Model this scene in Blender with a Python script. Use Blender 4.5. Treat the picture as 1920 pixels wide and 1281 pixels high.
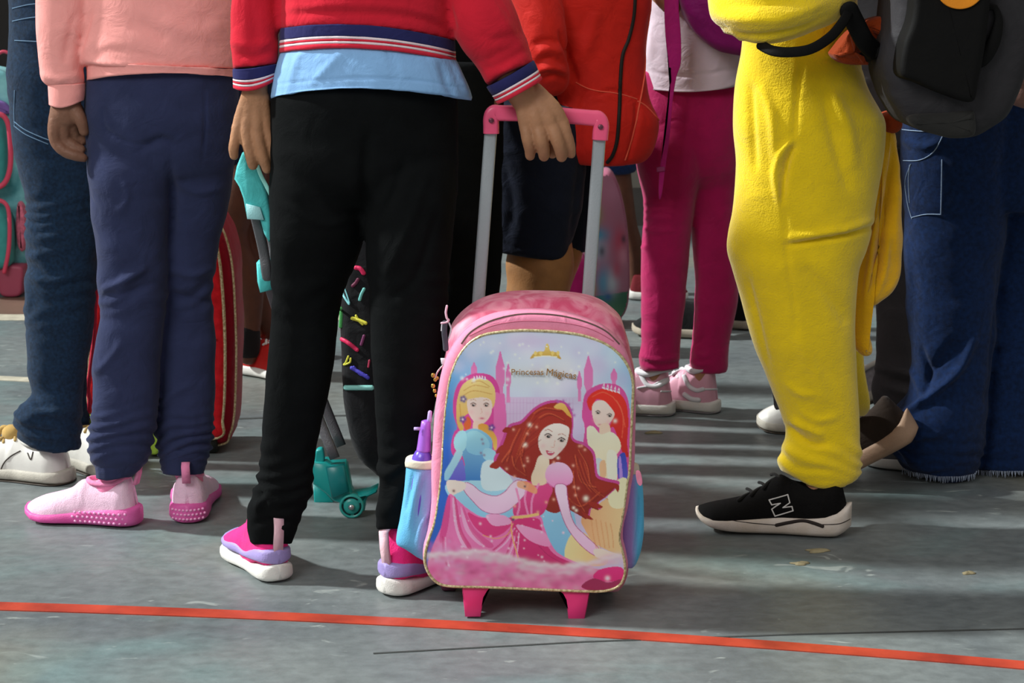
import bpy, bmesh, math, random
import numpy as np
from mathutils import Vector, Matrix
from mathutils.bvhtree import BVHTree

for o in list(bpy.data.objects):
    bpy.data.objects.remove(o)
S = bpy.context.scene
COL = S.collection
random.seed(7)
rng = np.random.RandomState(11)

# ------------------------------------------------------------ camera, light, exposure
CAM_H = 1.05
FPX = 3600.0
PITCH = math.radians(11.78)
cd = bpy.data.cameras.new('camera')
cd.sensor_width = 36.0
cd.lens = FPX / 1920.0 * 36.0
cd.dof.use_dof = True
cd.dof.focus_distance = 3.15
cd.dof.aperture_fstop = 13.0
cam = bpy.data.objects.new('camera', cd)
cam.location = (0, 0, CAM_H)
cam.rotation_euler = (math.radians(90) - PITCH, 0, 0)
COL.objects.link(cam)
S.camera = cam

world = bpy.data.worlds.new('world')
S.world = world
world.use_nodes = True
wn = world.node_tree
wbg = wn.nodes['Background']
wtc = wn.nodes.new('ShaderNodeTexCoord')
wsep = wn.nodes.new('ShaderNodeSeparateXYZ')
wramp = wn.nodes.new('ShaderNodeValToRGB')
wn.links.new(wtc.outputs['Generated'], wsep.inputs[0])
wn.links.new(wsep.outputs['Z'], wramp.inputs[0])
wramp.color_ramp.elements[0].position = 0.0
wramp.color_ramp.elements[0].color = (0.24, 0.20, 0.18, 1)
wramp.color_ramp.elements[1].position = 0.75
wramp.color_ramp.elements[1].color = (0.84, 0.82, 0.80, 1)
wn.links.new(wramp.outputs[0], wbg.inputs[0])
wbg.inputs[1].default_value = 0.62

def add_light(name, kind, loc, target, energy, color=(1, 1, 1), **kw):
    l = bpy.data.lights.new(name, kind)
    l.energy = energy
    l.color = color
    for k, v in kw.items():
        setattr(l, k, v)
    o = bpy.data.objects.new(name, l)
    o.location = loc
    d = Vector(target) - Vector(loc)
    o.rotation_euler = d.to_track_quat('-Z', 'Y').to_euler()
    COL.objects.link(o)
    return o
# low daylight from the open side of the hall on the left
add_light('sun', 'SUN', (-6, 4, 4.6), (0, 3.3, 0), 5.2, (0.97, 1.0, 0.98), angle=math.radians(3.0))
# big open side / hall lamps, front left above
add_light('hall_lamp', 'AREA', (-2.6, -0.6, 3.6), (0.2, 3.4, 0.3), 130, (1.0, 0.99, 0.97), shape='RECTANGLE', size=2.6, size_y=1.6)

S.view_settings.view_transform = 'Standard'
S.view_settings.look = 'None'
S.view_settings.exposure = 0.0
S.view_settings.gamma = 1.0
S.view_settings.use_curve_mapping = False

# ------------------------------------------------------------ measuring helpers
CP, SP = math.cos(PITCH), math.sin(PITCH)
def ray(px, py):
    u = (640.5 - np.asarray(py, float)) / FPX
    r = (np.asarray(px, float) - 960.0) / FPX
    return r, CP + SP * u, -SP + CP * u
def at(px, py, Y):
    rx, ry, rz = ray(px, py)
    t = np.asarray(Y, float) / ry
    return np.stack(np.broadcast_arrays(rx * t, np.asarray(Y, float) + 0 * t, CAM_H + rz * t), -1)
def ground(px, py):
    rx, ry, rz = ray(px, py)
    t = -CAM_H / rz
    return np.array([rx * t, ry * t, 0.0])
def Yg(py):
    return float(ground(960, py)[1])
def proj(V):
    V = np.asarray(V)
    z = V[:, 1] * CP - (V[:, 2] - CAM_H) * SP
    u = V[:, 1] * SP + (V[:, 2] - CAM_H) * CP
    return 960 + FPX * V[:, 0] / z, 640.5 - FPX * u / z
def px2m(r, Y):
    return r * Y / FPX

def cat(P, n, closed=False):
    """Catmull-Rom through rows of P, n samples per span"""
    P = np.asarray(P, float)
    m = len(P)
    out = []
    rngi = range(m) if closed else range(m - 1)
    for i in rngi:
        if closed:
            p0, p1, p2, p3 = P[(i - 1) % m], P[i], P[(i + 1) % m], P[(i + 2) % m]
        else:
            p0, p1, p2, p3 = P[max(i - 1, 0)], P[i], P[i + 1], P[min(i + 2, m - 1)]
        for j in range(n):
            t = j / n
            out.append(0.5 * ((2 * p1) + (-p0 + p2) * t + (2 * p0 - 5 * p1 + 4 * p2 - p3) * t * t + (-p0 + 3 * p1 - 3 * p2 + p3) * t ** 3))
    if not closed:
        out.append(P[-1])
    return np.array(out)

_perm = rng.permutation(512)
def noise3(P):
    P = np.asarray(P, float)
    i = np.floor(P).astype(int)
    f = P - i
    f = f * f * (3 - 2 * f)
    def h(a, b, c):
        return _perm[(_perm[(_perm[a & 511] + b) & 511] + c) & 511] / 255.5 - 1.0
    x, y, z = i[:, 0], i[:, 1], i[:, 2]
    fx, fy, fz = f[:, 0], f[:, 1], f[:, 2]
    r = 0
    for dx in (0, 1):
        for dy in (0, 1):
            for dz in (0, 1):
                w = (fx if dx else 1 - fx) * (fy if dy else 1 - fy) * (fz if dz else 1 - fz)
                r = r + w * h(x + dx, y + dy, z + dz)
    return r

# ------------------------------------------------------------ materials
def lin(h):
    h = h.lstrip('#')
    c = [int(h[i:i + 2], 16) / 255 for i in (0, 2, 4)]
    return tuple(x / 12.92 if x <= 0.04045 else ((x + 0.055) / 1.055) ** 2.4 for x in c)
_mats = {}
def mat(key, col, rough=0.8, bump=0.3, scale=400, var=0.12, vscale=14, metal=0.0, sheen=0.0, spec=0.4, stretch=(1, 1, 1), kind='noise', col2=None, coat=0.0, big=0.0):
    if key in _mats:
        return _mats[key]
    m = bpy.data.materials.new(key)
    m.use_nodes = True
    nt = m.node_tree
    b = nt.nodes['Principled BSDF']
    c = lin(col)
    tc = nt.nodes.new('ShaderNodeTexCoord')
    mp = nt.nodes.new('ShaderNodeMapping')
    mp.inputs['Scale'].default_value = stretch
    nt.links.new(tc.outputs['Object'], mp.inputs[0])
    n1 = nt.nodes.new('ShaderNodeTexNoise')
    n1.inputs['Scale'].default_value = vscale
    n1.inputs['Detail'].default_value = 5
    nt.links.new(mp.outputs[0], n1.inputs['Vector'])
    rp = nt.nodes.new('ShaderNodeValToRGB')
    rp.color_ramp.elements[0].position = 0.3
    rp.color_ramp.elements[1].position = 0.7
    ca = tuple(x * (1 - var) for x in c)
    cb = lin(col2) if col2 else tuple(min(1, x * (1 + var)) for x in c)
    rp.color_ramp.elements[0].color = (*ca, 1)
    rp.color_ramp.elements[1].color = (*cb, 1)
    nt.links.new(n1.outputs[0], rp.inputs[0])
    nt.links.new(rp.outputs[0], b.inputs['Base Color'])
    b.inputs['Roughness'].default_value = rough
    b.inputs['Metallic'].default_value = metal
    b.inputs['Specular IOR Level'].default_value = spec
    b.inputs['Sheen Weight'].default_value = sheen
    b.inputs['Sheen Roughness'].default_value = 0.5
    b.inputs['Coat Weight'].default_value = coat
    if bump > 0:
        n2 = nt.nodes.new('ShaderNodeTexNoise')
        n2.inputs['Scale'].default_value = scale
        n2.inputs['Detail'].default_value = 3
        nt.links.new(mp.outputs[0], n2.inputs['Vector'])
        bp = nt.nodes.new('ShaderNodeBump')
        bp.inputs['Strength'].default_value = bump
        bp.inputs['Distance'].default_value = 0.002
        nt.links.new(n2.outputs[0], bp.inputs['Height'])
        last = bp
        if big > 0:
            n3 = nt.nodes.new('ShaderNodeTexNoise')
            n3.inputs['Scale'].default_value = 22
            n3.inputs['Detail'].default_value = 4
            n3.inputs['Distortion'].default_value = 0.8
            nt.links.new(mp.outputs[0], n3.inputs['Vector'])
            bp2 = nt.nodes.new('ShaderNodeBump')
            bp2.inputs['Strength'].default_value = big
            bp2.inputs['Distance'].default_value = 0.01
            nt.links.new(n3.outputs[0], bp2.inputs['Height'])
            nt.links.new(bp2.outputs[0], bp.inputs['Normal'])
        nt.links.new(last.outputs[0], b.inputs['Normal'])
    _mats[key] = m
    return m
def fabric(key, col, **kw):
    d = dict(rough=0.9, bump=0.25, scale=900, var=0.10, vscale=25, sheen=0.08, spec=0.15, big=0.45)
    d.update(kw)
    return mat(key, col, **d)
def plastic(key, col, **kw):
    d = dict(rough=0.35, bump=0.05, scale=60, var=0.05, spec=0.5)
    d.update(kw)
    return mat(key, col, **d)
def skin(key, col):
    m = mat(key, col, rough=0.55, bump=0.25, scale=260, var=0.12, vscale=40, spec=0.35)
    b = m.node_tree.nodes['Principled BSDF']
    b.inputs['Subsurface Weight'].default_value = 0.08
    b.inputs['Subsurface Radius'].default_value = (0.01, 0.004, 0.002)
    return m
def vcol_mat(key, rough=0.45, coat=0.15):
    m = bpy.data.materials.new(key)
    m.use_nodes = True
    nt = m.node_tree
    b = nt.nodes['Principled BSDF']
    a = nt.nodes.new('ShaderNodeVertexColor')
    a.layer_name = 'print'
    nt.links.new(a.outputs[0], b.inputs['Base Color'])
    b.inputs['Roughness'].default_value = rough
    b.inputs['Coat Weight'].default_value = coat
    n2 = nt.nodes.new('ShaderNodeTexNoise')
    n2.inputs['Scale'].default_value = 700
    tc = nt.nodes.new('ShaderNodeTexCoord')
    nt.links.new(tc.outputs['Object'], n2.inputs['Vector'])
    bp = nt.nodes.new('ShaderNodeBump')
    bp.inputs['Strength'].default_value = 0.12
    bp.inputs['Distance'].default_value = 0.001
    nt.links.new(n2.outputs[0], bp.inputs['Height'])
    nt.links.new(bp.outputs[0], b.inputs['Normal'])
    return m

# ------------------------------------------------------------ objects
ROOT = {}
def thing(name, label, category, loc=(0, 0, 0), group=None):
    o = bpy.data.objects.new(name, None)
    o.empty_display_size = 0.1
    o.location = loc
    COL.objects.link(o)
    o['label'] = label
    o['category'] = category
    if group:
        o['group'] = group
    ROOT[o.name] = np.array(loc, float)
    return o
def tag(o, label=None, category=None, group=None, kind=None):
    if label: o['label'] = label
    if category: o['category'] = category
    if group: o['group'] = group
    if kind: o['kind'] = kind
    return o
def obj(name, VF, m, parent=None, face_mat=None, smooth=True, colors=None, label=None, base=None):
    V, F = np.asarray(VF[0], float), VF[1]
    if parent is not None:
        org = ROOT[parent.name]
    elif base is not None:
        org = np.array(base, float)
    else:
        org = np.array([V[:, 0].mean(), V[:, 1].mean(), V[:, 2].min()])
    me = bpy.data.meshes.new(name)
    me.from_pydata((V - org).tolist(), [], F.tolist() if isinstance(F, np.ndarray) else F)
    for x in (m if isinstance(m, (list, tuple)) else [m]):
        me.materials.append(x)
    if face_mat is not None:
        me.polygons.foreach_set('material_index', np.asarray(face_mat, np.int32))
    me.polygons.foreach_set('use_smooth', np.full(len(me.polygons), smooth))
    if colors is not None:
        ca = me.color_attributes.new('print', 'FLOAT_COLOR', 'POINT')
        c4 = np.ones((len(V), 4), np.float32)
        c4[:, :3] = colors
        ca.data.foreach_set('color', c4.ravel())
    me.update()
    o = bpy.data.objects.new(name, me)
    COL.objects.link(o)
    if parent is not None:
        o.parent = parent
        ROOT[o.name] = org
    else:
        o.location = org
        ROOT[o.name] = org
    if label: o['label'] = label
    return o
def join(*ms):
    Vs, Fs, n = [], [], 0
    for V, F in ms:
        Vs.append(np.asarray(V, float))
        Fs += [tuple(int(i) + n for i in f) for f in F]
        n += len(V)
    return np.concatenate(Vs), Fs

def fix(VF):
    """outward normals"""
    V, F = VF
    bm = bmesh.new()
    vs = [bm.verts.new(v) for v in np.asarray(V)]
    for f in F:
        try:
            bm.faces.new([vs[i] for i in f])
        except ValueError:
            pass
    bmesh.ops.recalc_face_normals(bm, faces=bm.faces)
    bm.verts.index_update()
    F2 = [tuple(v.index for v in f.verts) for f in bm.faces]
    bm.free()
    return np.asarray(V, float), F2

# ring stack to mesh; rings: (R, N, 3)
def rings_mesh(R, cap=True, closed=True):
    R = np.asarray(R)
    r, n, _ = R.shape
    V = R.reshape(-1, 3)
    F = []
    for i in range(r - 1):
        for j in range(n if closed else n - 1):
            a, b = i * n + j, i * n + (j + 1) % n
            F.append((a, b, b + n, a + n))
    if cap:
        V = np.concatenate([V, R[0].mean(0)[None], R[-1].mean(0)[None]])
        c0, c1 = r * n, r * n + 1
        for j in range(n):
            F.append((c0, (j + 1) % n, j))
            F.append((c1, (r - 1) * n + j, (r - 1) * n + (j + 1) % n))
    return V, F

def tube(rows, Y, k=0.75, n=56, step=8, p=2.2, Y1=None, cap=True):
    """garment tube. rows: (py, xl, xr) or (yl, ym, yr, xl, xr); Y may be a list per row. Rings are horizontal super-ellipses."""
    rr = []
    for i, r in enumerate(rows):
        r = list(r)
        if len(r) == 3:
            r = [r[0], r[0], r[0], r[1], r[2]]
        yy = Y[i] if isinstance(Y, (list, tuple)) else Y
        kk = k[i] if isinstance(k, (list, tuple)) else k
        rr.append(r + [yy, kk])
    rr = np.array(rr, float)
    out = []
    for i in range(len(rr) - 1):
        m = max(1, int(round((rr[i + 1, 1] - rr[i, 1]) / step)))
        seg = cat(rr[max(i - 1, 0):i + 3], m) if False else None
        p0, p1, p2, p3 = rr[max(i - 1, 0)], rr[i], rr[i + 1], rr[min(i + 2, len(rr) - 1)]
        # tangents scaled for non-uniform spacing
        h = rr[i + 1, 1] - rr[i, 1] or 1
        def tg(a, b, c):
            d = (c[1] - a[1]) or 1
            return (c - a) / d * h
        t1, t2 = tg(p0, p1, p2), tg(p1, p2, p3)
        for j in range(m):
            t = j / m
            out.append((2 * t ** 3 - 3 * t * t + 1) * p1 + (t ** 3 - 2 * t * t + t) * t1 + (-2 * t ** 3 + 3 * t * t) * p2 + (t ** 3 - t * t) * t2)
    out.append(rr[-1])
    out = np.array(out)
    th = np.arange(n) / n * 2 * math.pi
    c = np.sign(np.cos(th)) * np.abs(np.cos(th)) ** (2 / p)
    s = np.sign(np.sin(th)) * np.abs(np.sin(th)) ** (2 / p)
    R = []
    for yl, ym, yr, xl, xr, yy, kk in out:
        hw = max((xr - xl) / 2, 0.5)
        mx = (xl + xr) / 2
        # quadratic through left, mid, right
        a = (yl + yr) / 2 - ym
        b = (yr - yl) / 2
        py = ym + b * c + a * c * c
        ry = px2m(hw, yy) * kk
        near = at(mx + hw * c, py, yy - ry * np.abs(s) * 0.999)
        mid = at(mx + hw * c, py, yy)
        P = np.stack([mid[:, 0], yy + ry * s, near[:, 2]], -1)
        R.append(P)
    return rings_mesh(R, cap=cap)

def limb(pts, n=28, sub=8, flat=1.0, caps=True, p=2.0, ends=(True, True)):
    """swept tube. pts: (px, py, Y, r_px). Rounded ends."""
    P = np.array([list(at(a[0], a[1], a[2])) + [px2m(a[3], a[2])] + [a[4] if len(a) > 4 else flat] for a in pts])
    return sweep(P, n, sub, caps, p, ends=ends)
def inl(pts, f=0.58, **kw):
    """limb hidden inside clothing: thinner than the cloth around it"""
    return limb([tuple([q[0], q[1], q[2], q[3] * f] + list(q[4:])) for q in pts], **kw)
def KT(n, a=1.12):
    return ([a * .45, a * .8, a * .92, a * .9, .84, .8] + [0.76] * 40)[:n]
def sweep(P, n=28, sub=8, caps=True, p=2.0, upv=(0, 1, 0), ends=(True, True)):
    """P rows: x y z r flat (world). flat squeezes along the depth direction"""
    P = np.asarray(P, float)
    if P.shape[1] == 4:
        P = np.concatenate([P, np.ones((len(P), 1))], 1)
    C = cat(P, sub) if len(P) > 2 else np.array([P[0] + (P[-1] - P[0]) * t for t in np.linspace(0, 1, sub + 1)])
    T = np.gradient(C[:, :3], axis=0)
    T /= np.linalg.norm(T, axis=1)[:, None] + 1e-12
    if caps:
        a, b = [], []
        for q in (0.15, 0.4, 0.65, 0.87):
            ang = q * math.pi / 2
            r0, r1 = C[0, 3], C[-1, 3]
            e0 = C[0].copy(); e0[:3] -= T[0] * r0 * math.cos(ang); e0[3] = r0 * math.sin(ang)
            e1 = C[-1].copy(); e1[:3] += T[-1] * r1 * math.cos(ang); e1[3] = r1 * math.sin(ang)
            a.append(e0); b.append(e1)
        if ends[0]:
            C = np.concatenate([np.array(a), C]); T = np.concatenate([np.repeat(T[:1], 4, 0), T])
        if ends[1]:
            C = np.concatenate([C, np.array(b[::-1])]); T = np.concatenate([T, np.repeat(T[-1:], 4, 0)])
    up = np.array(upv, float)
    th = np.arange(n) / n * 2 * math.pi
    c = np.sign(np.cos(th)) * np.abs(np.cos(th)) ** (2 / p)
    s = np.sign(np.sin(th)) * np.abs(np.sin(th)) ** (2 / p)
    R = []
    for q, t in zip(C, T):
        u = up - t * np.dot(up, t)
        if np.linalg.norm(u) < 0.05:
            u = np.array([1.0, 0, 0]) - t * t[0]
        u /= np.linalg.norm(u)
        v = np.cross(t, u)
        R.append(q[:3] + q[3] * (c[:, None] * v + s[:, None] * u * q[4]))
    return rings_mesh(R)
def ball(c, r, n=16):
    c = np.array(c, float)
    r = np.array(r if hasattr(r, '__len__') else (r, r, r), float)
    R = []
    for i in range(1, n):
        a = i / n * math.pi
        th = np.arange(2 * n) / (2 * n) * 2 * math.pi
        R.append(np.stack([c[0] + r[0] * math.sin(a) * np.cos(th), c[1] + r[1] * math.sin(a) * np.sin(th), c[2] + r[2] * np.full(2 * n, math.cos(a))], -1))
    return rings_mesh(R)
def box(c, s, rot=None):
    c = np.array(c, float); s = np.array(s, float) / 2
    V = np.array([[x, y, z] for x in (-1, 1) for y in (-1, 1) for z in (-1, 1)], float) * s
    if rot is not None:
        V = V @ np.array(rot).T
    F = [(0, 1, 3, 2), (4, 6, 7, 5), (0, 4, 5, 1), (2, 3, 7, 6), (0, 2, 6, 4), (1, 5, 7, 3)]
    return V + c, F

def remesh(VF, voxel=0.005, smooth=4):
    V, F = fix(VF)
    me = bpy.data.meshes.new('tmp')
    me.from_pydata(np.asarray(V).tolist(), [], F)
    o = bpy.data.objects.new('tmp', me)
    COL.objects.link(o)
    md = o.modifiers.new('r', 'REMESH')
    md.mode = 'VOXEL'
    md.voxel_size = voxel
    if smooth:
        ms = o.modifiers.new('s', 'SMOOTH')
        ms.iterations = smooth
        ms.factor = 0.5
    dg = bpy.context.evaluated_depsgraph_get()
    ev = o.evaluated_get(dg)
    m2 = ev.to_mesh()
    nv = len(m2.vertices)
    co = np.empty(nv * 3)
    m2.vertices.foreach_get('co', co)
    npoly = len(m2.polygons)
    lt = np.empty(npoly, np.int32); m2.polygons.foreach_get('loop_total', lt)
    li = np.empty(len(m2.loops), np.int32); m2.loops.foreach_get('vertex_index', li)
    ev.to_mesh_clear()
    bpy.data.objects.remove(o)
    bpy.data.meshes.remove(me)
    if (lt == 4).all():
        Fo = li.reshape(-1, 4)
    else:
        Fo, k = [], 0
        for t in lt:
            Fo.append(tuple(li[k:k + t])); k += t
    return co.reshape(-1, 3), Fo

def vnormals(V, F):
    N = np.zeros_like(V)
    if isinstance(F, np.ndarray):
        groups = [F]
    else:
        d = {}
        for f in F:
            d.setdefault(len(f), []).append(f)
        groups = [np.array(g) for g in d.values()]
    for Q in groups:
        a = V[Q[:, 0]]; b = V[Q[:, 1]]; c = V[Q[:, 2]]; d_ = V[Q[:, 3]] if Q.shape[1] > 3 else c
        nn = np.cross(c - a, d_ - b) if Q.shape[1] > 3 else np.cross(b - a, c - a)
        for k in range(Q.shape[1]):
            np.add.at(N, Q[:, k], nn)
    return N / (np.linalg.norm(N, axis=1)[:, None] + 1e-12)

def cloth(VF, folds=(), amp=0.002, low=0.004, freq=(7, 7, 22), seed=0, gathers=(), only_front=True, do_fix=False):
    """wrinkles as real relief. folds: (pts[(px,py)...], half width px, height m, + ridge / - groove)
       gathers: (py, spread px, amp m, period px, slant)"""
    V, F = VF if not do_fix else fix(VF)
    V = np.array(V, float)
    N = vnormals(V, F)
    px, py = proj(V)
    d = amp * noise3(V * np.array(freq) + seed * 17.3) + amp * 0.5 * noise3(V * np.array(freq) * 2.3 + seed * 5.1 + 40)
    d = d + low * noise3(V * 6.5 + seed * 3.7 + 90)
    for g in gathers:
        c, w, a, per = g[:4]
        sl = g[4] if len(g) > 4 else 0.15
        wv = np.exp(-((py - c) / w) ** 2)
        ph = (py + sl * px) / per + 1.3 * noise3(V * 14 + seed + 60)
        d = d + a * wv * np.sin(2 * math.pi * ph) * (0.6 + 0.4 * noise3(V * 20 + seed))
    front = (N[:, 1] < 0.35).astype(float)
    for pts, w, a in folds:
        P = cat(pts, 5) if len(pts) > 2 else np.array(pts, float)
        bb = (px > P[:, 0].min() - 4 * w) & (px < P[:, 0].max() + 4 * w) & (py > P[:, 1].min() - 4 * w) & (py < P[:, 1].max() + 4 * w) & (front > 0)
        idx = np.where(bb)[0]
        if len(idx) == 0:
            continue
        q = np.stack([px[idx], py[idx]], -1)
        best = np.full(len(idx), 1e9); tb = np.zeros(len(idx))
        L = len(P) - 1
        for i in range(L):
            e = P[i + 1] - P[i]
            t = np.clip(((q - P[i]) @ e) / (e @ e + 1e-9), 0, 1)
            dd = np.linalg.norm(q - P[i] - t[:, None] * e, axis=1)
            m_ = dd < best
            best[m_] = dd[m_]; tb[m_] = (i + t[m_]) / L
        taper = np.sqrt(np.clip(4 * tb * (1 - tb), 0.05, 1))
        g = np.exp(-(best / w) ** 2)
        d[idx] += a * g * taper
    return V + N * d[:, None], F

def bvh(*objs):
    Vs, Fs, n = [], [], 0
    for o in objs:
        mw = ROOT[o.name]
        for v in o.data.vertices:
            Vs.append((v.co[0] + mw[0], v.co[1] + mw[1], v.co[2] + mw[2]))
        for p in o.data.polygons:
            Fs.append(tuple(i + n for i in p.vertices))
        n = len(Vs)
    return BVHTree.FromPolygons(Vs, Fs)
def hit(tree, px, py, back=0.0, Yd=None):
    rx, ry, rz = ray(px, py)
    d = Vector((float(rx), float(ry), float(rz))).normalized()
    loc, nrm, i, dist = tree.ray_cast(Vector((0, 0, CAM_H)), d)
    if loc is None:
        return at(px, py, Yd) if Yd else None
    if nrm.dot(d) > 0: nrm = -nrm
    return np.array(loc) + np.array(nrm) * back
def stroke(tree, pts, r_px, back=0.0008, sub=6, n=8, flat=0.6, Yd=None):
    """a thin cord laid on a surface along points measured in the photograph"""
    P = cat(pts, sub) if len(pts) > 2 else np.array([np.array(pts[0]) + (np.array(pts[1]) - np.array(pts[0])) * t for t in np.linspace(0, 1, sub + 1)])
    Q = []
    for q in P:
        h = hit(tree, q[0], q[1], back, Yd)
        if h is not None:
            Q.append([*h, px2m(r_px, h[1]), flat])
    if len(Q) < 2:
        return np.zeros((0, 3)), []
    return sweep(np.array(Q), n=n, sub=2)

def outline_area(P):
    x, y = P[:, 0], P[:, 1]
    return 0.5 * np.sum(x * np.roll(y, -1) - np.roll(x, -1) * y)
def inset(P, d):
    """move a closed xz outline inwards by d"""
    T = np.roll(P, -1, 0) - np.roll(P, 1, 0)
    T /= np.linalg.norm(T, axis=1)[:, None] + 1e-12
    N = np.stack([-T[:, 1], T[:, 0]], -1)
    if outline_area(P) < 0: N = -N
    return P + N * d
def slab(outline, Y, front, back, bevel=0.01, bulge=0.0, bulge_back=0.0, sub=5, Yref=None, closed_smooth=True, seg=4, rings=10):
    """rounded solid from an outline measured at depth Yref; front/back are offsets from Y along the depth"""
    Yr = Y if Yref is None else Yref
    P = cat(outline, sub, True) if closed_smooth else np.array(outline, float)
    W = at(P[:, 0], P[:, 1], Yr)[:, [0, 2]]
    cen = W.mean(0)
    R = []
    yf, yb = Y + front, Y + back
    for i in range(rings, 0, -1):      # front face, centre to rim
        f = 1 - i / (rings + 1)
        base = inset(W, bevel)
        q = cen + (base - cen) * max(f, 0.04)
        R.append(np.stack([q[:, 0], np.full(len(q), yf - bulge * (1 - f * f)), q[:, 1]], -1))
    for i in range(seg + 1):
        a = i / seg * math.pi / 2
        q = inset(W, bevel * (1 - math.sin(a)))
        R.append(np.stack([q[:, 0], np.full(len(q), yf + bevel * (1 - math.cos(a))), q[:, 1]], -1))
    for i in range(seg, -1, -1):
        a = i / seg * math.pi / 2
        q = inset(W, bevel * (1 - math.sin(a)))
        R.append(np.stack([q[:, 0], np.full(len(q), yb - bevel * (1 - math.cos(a))), q[:, 1]], -1))
    for i in range(1, rings + 1, 3):
        f = 1 - i / (rings + 1)
        q = cen + (inset(W, bevel) - cen) * f
        R.append(np.stack([q[:, 0], np.full(len(q), yb + bulge_back * (1 - f * f)), q[:, 1]], -1))
    return fix(rings_mesh(R))
def dens(*a):
    return a
# ------------------------------------------------------------ setting
def floor_material():
    m = bpy.data.materials.new('court_floor')
    m.use_nodes = True
    nt = m.node_tree
    N, L = nt.nodes, nt.links
    b = N['Principled BSDF']
    tc = N.new('ShaderNodeTexCoord')
    def noise(scale, detail=6, dist=0.0, st=(1, 1, 1)):
        mp = N.new('ShaderNodeMapping'); mp.inputs['Scale'].default_value = st
        L.new(tc.outputs['Object'], mp.inputs[0])
        n = N.new('ShaderNodeTexNoise')
        n.inputs['Scale'].default_value = scale; n.inputs['Detail'].default_value = detail
        n.inputs['Distortion'].default_value = dist
        L.new(mp.outputs[0], n.inputs['Vector'])
        return n.outputs[0]
    def ramp(inp, a, b_, ca, cb):
        r = N.new('ShaderNodeValToRGB')
        r.color_ramp.elements[0].position = a; r.color_ramp.elements[1].position = b_
        r.color_ramp.elements[0].color = (*ca, 1); r.color_ramp.elements[1].color = (*cb, 1)
        L.new(inp, r.inputs[0]); return r.outputs[0]
    def mix(f, a, b_, mode='MIX'):
        x = N.new('ShaderNodeMix'); x.data_type = 'RGBA'; x.blend_type = mode
        if isinstance(f, float): x.inputs[0].default_value = f
        else: L.new(f, x.inputs[0])
        for s, v in ((6, a), (7, b_)):
            if isinstance(v, tuple): x.inputs[s].default_value = (*v, 1)
            else: L.new(v, x.inputs[s])
        return x.outputs[2]
    c = ramp(noise(1.6, 6, 0.6), 0.35, 0.65, lin('#60676a'), lin('#7c8382'))
    g = ramp(noise(2.3, 5, 0.4, (1, 1.6, 1)), 0.52, 0.72, (0, 0, 0), (1, 1, 1))
    c = mix(g, c, lin('#6f8484'))
    g2 = ramp(noise(0.9, 4, 0.3, (1.3, 1, 1)), 0.55, 0.7, (0, 0, 0), (0.6, 0.6, 0.6))
    c = mix(g2, c, lin('#89836c'))
    fine = ramp(noise(38, 8, 0.3, (0.8, 1.2, 1)), 0.3, 0.7, (0.8, 0.8, 0.8), (1.12, 1.12, 1.12))
    c = mix(1.0, c, fine, 'MULTIPLY')
    sc = ramp(noise(14, 10, 1.6, (0.6, 1.3, 1)), 0.66, 0.72, (0, 0, 0), (0.55, 0.55, 0.55))
    c = mix(sc, c, lin('#a8b0ac'))
    L.new(c, b.inputs['Base Color'])
    r = N.new('ShaderNodeMapRange')
    L.new(noise(5, 6, 0.5), r.inputs[0])
    r.inputs[3].default_value = 0.28; r.inputs[4].default_value = 0.55
    L.new(r.outputs[0], b.inputs['Roughness'])
    b.inputs['Specular IOR Level'].default_value = 0.45
    bp = N.new('ShaderNodeBump'); bp.inputs['Strength'].default_value = 0.25; bp.inputs['Distance'].default_value = 0.004
    L.new(noise(60, 6), bp.inputs['Height'])
    L.new(bp.outputs[0], b.inputs['Normal'])
    return m
XL, XR, Y0, Y1W = -5.0, 5.0, -2.5, 7.2
nx, ny = 20, 20
FLOORM = floor_material()
o = obj('floor', box((0, (Y0 + Y1W) / 2, -0.05), (XR - XL, Y1W - Y0, 0.1)), FLOORM, base=(0, 0, 0), smooth=False)
tag(o, kind='structure')
wallm = mat('wall_plaster', '#77756c', rough=0.9, bump=0.3, scale=40, var=0.12, vscale=3)
o = obj('wall_back', box((0, Y1W + 0.1, 1.5), (XR - XL, 0.2, 3.2)), wallm, smooth=False, base=(0, Y1W, 0))
tag(o, kind='structure')
o = obj('baseboard_back', box((0, Y1W - 0.015, 0.07), (XR - XL, 0.03, 0.14)), mat('skirting', '#4a4744', rough=0.6), smooth=False, base=(0, Y1W, 0))
tag(o, kind='structure')
dm = mat('dark_door', '#161210', rough=0.6, vscale=6)
o = obj('door_1', join(box((-2.2, Y1W - 0.03, 1.1), (1.9, 0.05, 2.2)), box((-3.2, Y1W - 0.05, 1.12), (0.1, 0.08, 2.26)), box((-1.2, Y1W - 0.05, 1.12), (0.1, 0.08, 2.26)), box((-2.2, Y1W - 0.05, 2.26), (2.1, 0.08, 0.1)), box((-2.2, Y1W - 0.07, 1.1), (0.02, 0.03, 2.2))), dm, smooth=False, base=(-2.2, Y1W, 0))
tag(o, kind='structure')

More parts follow.
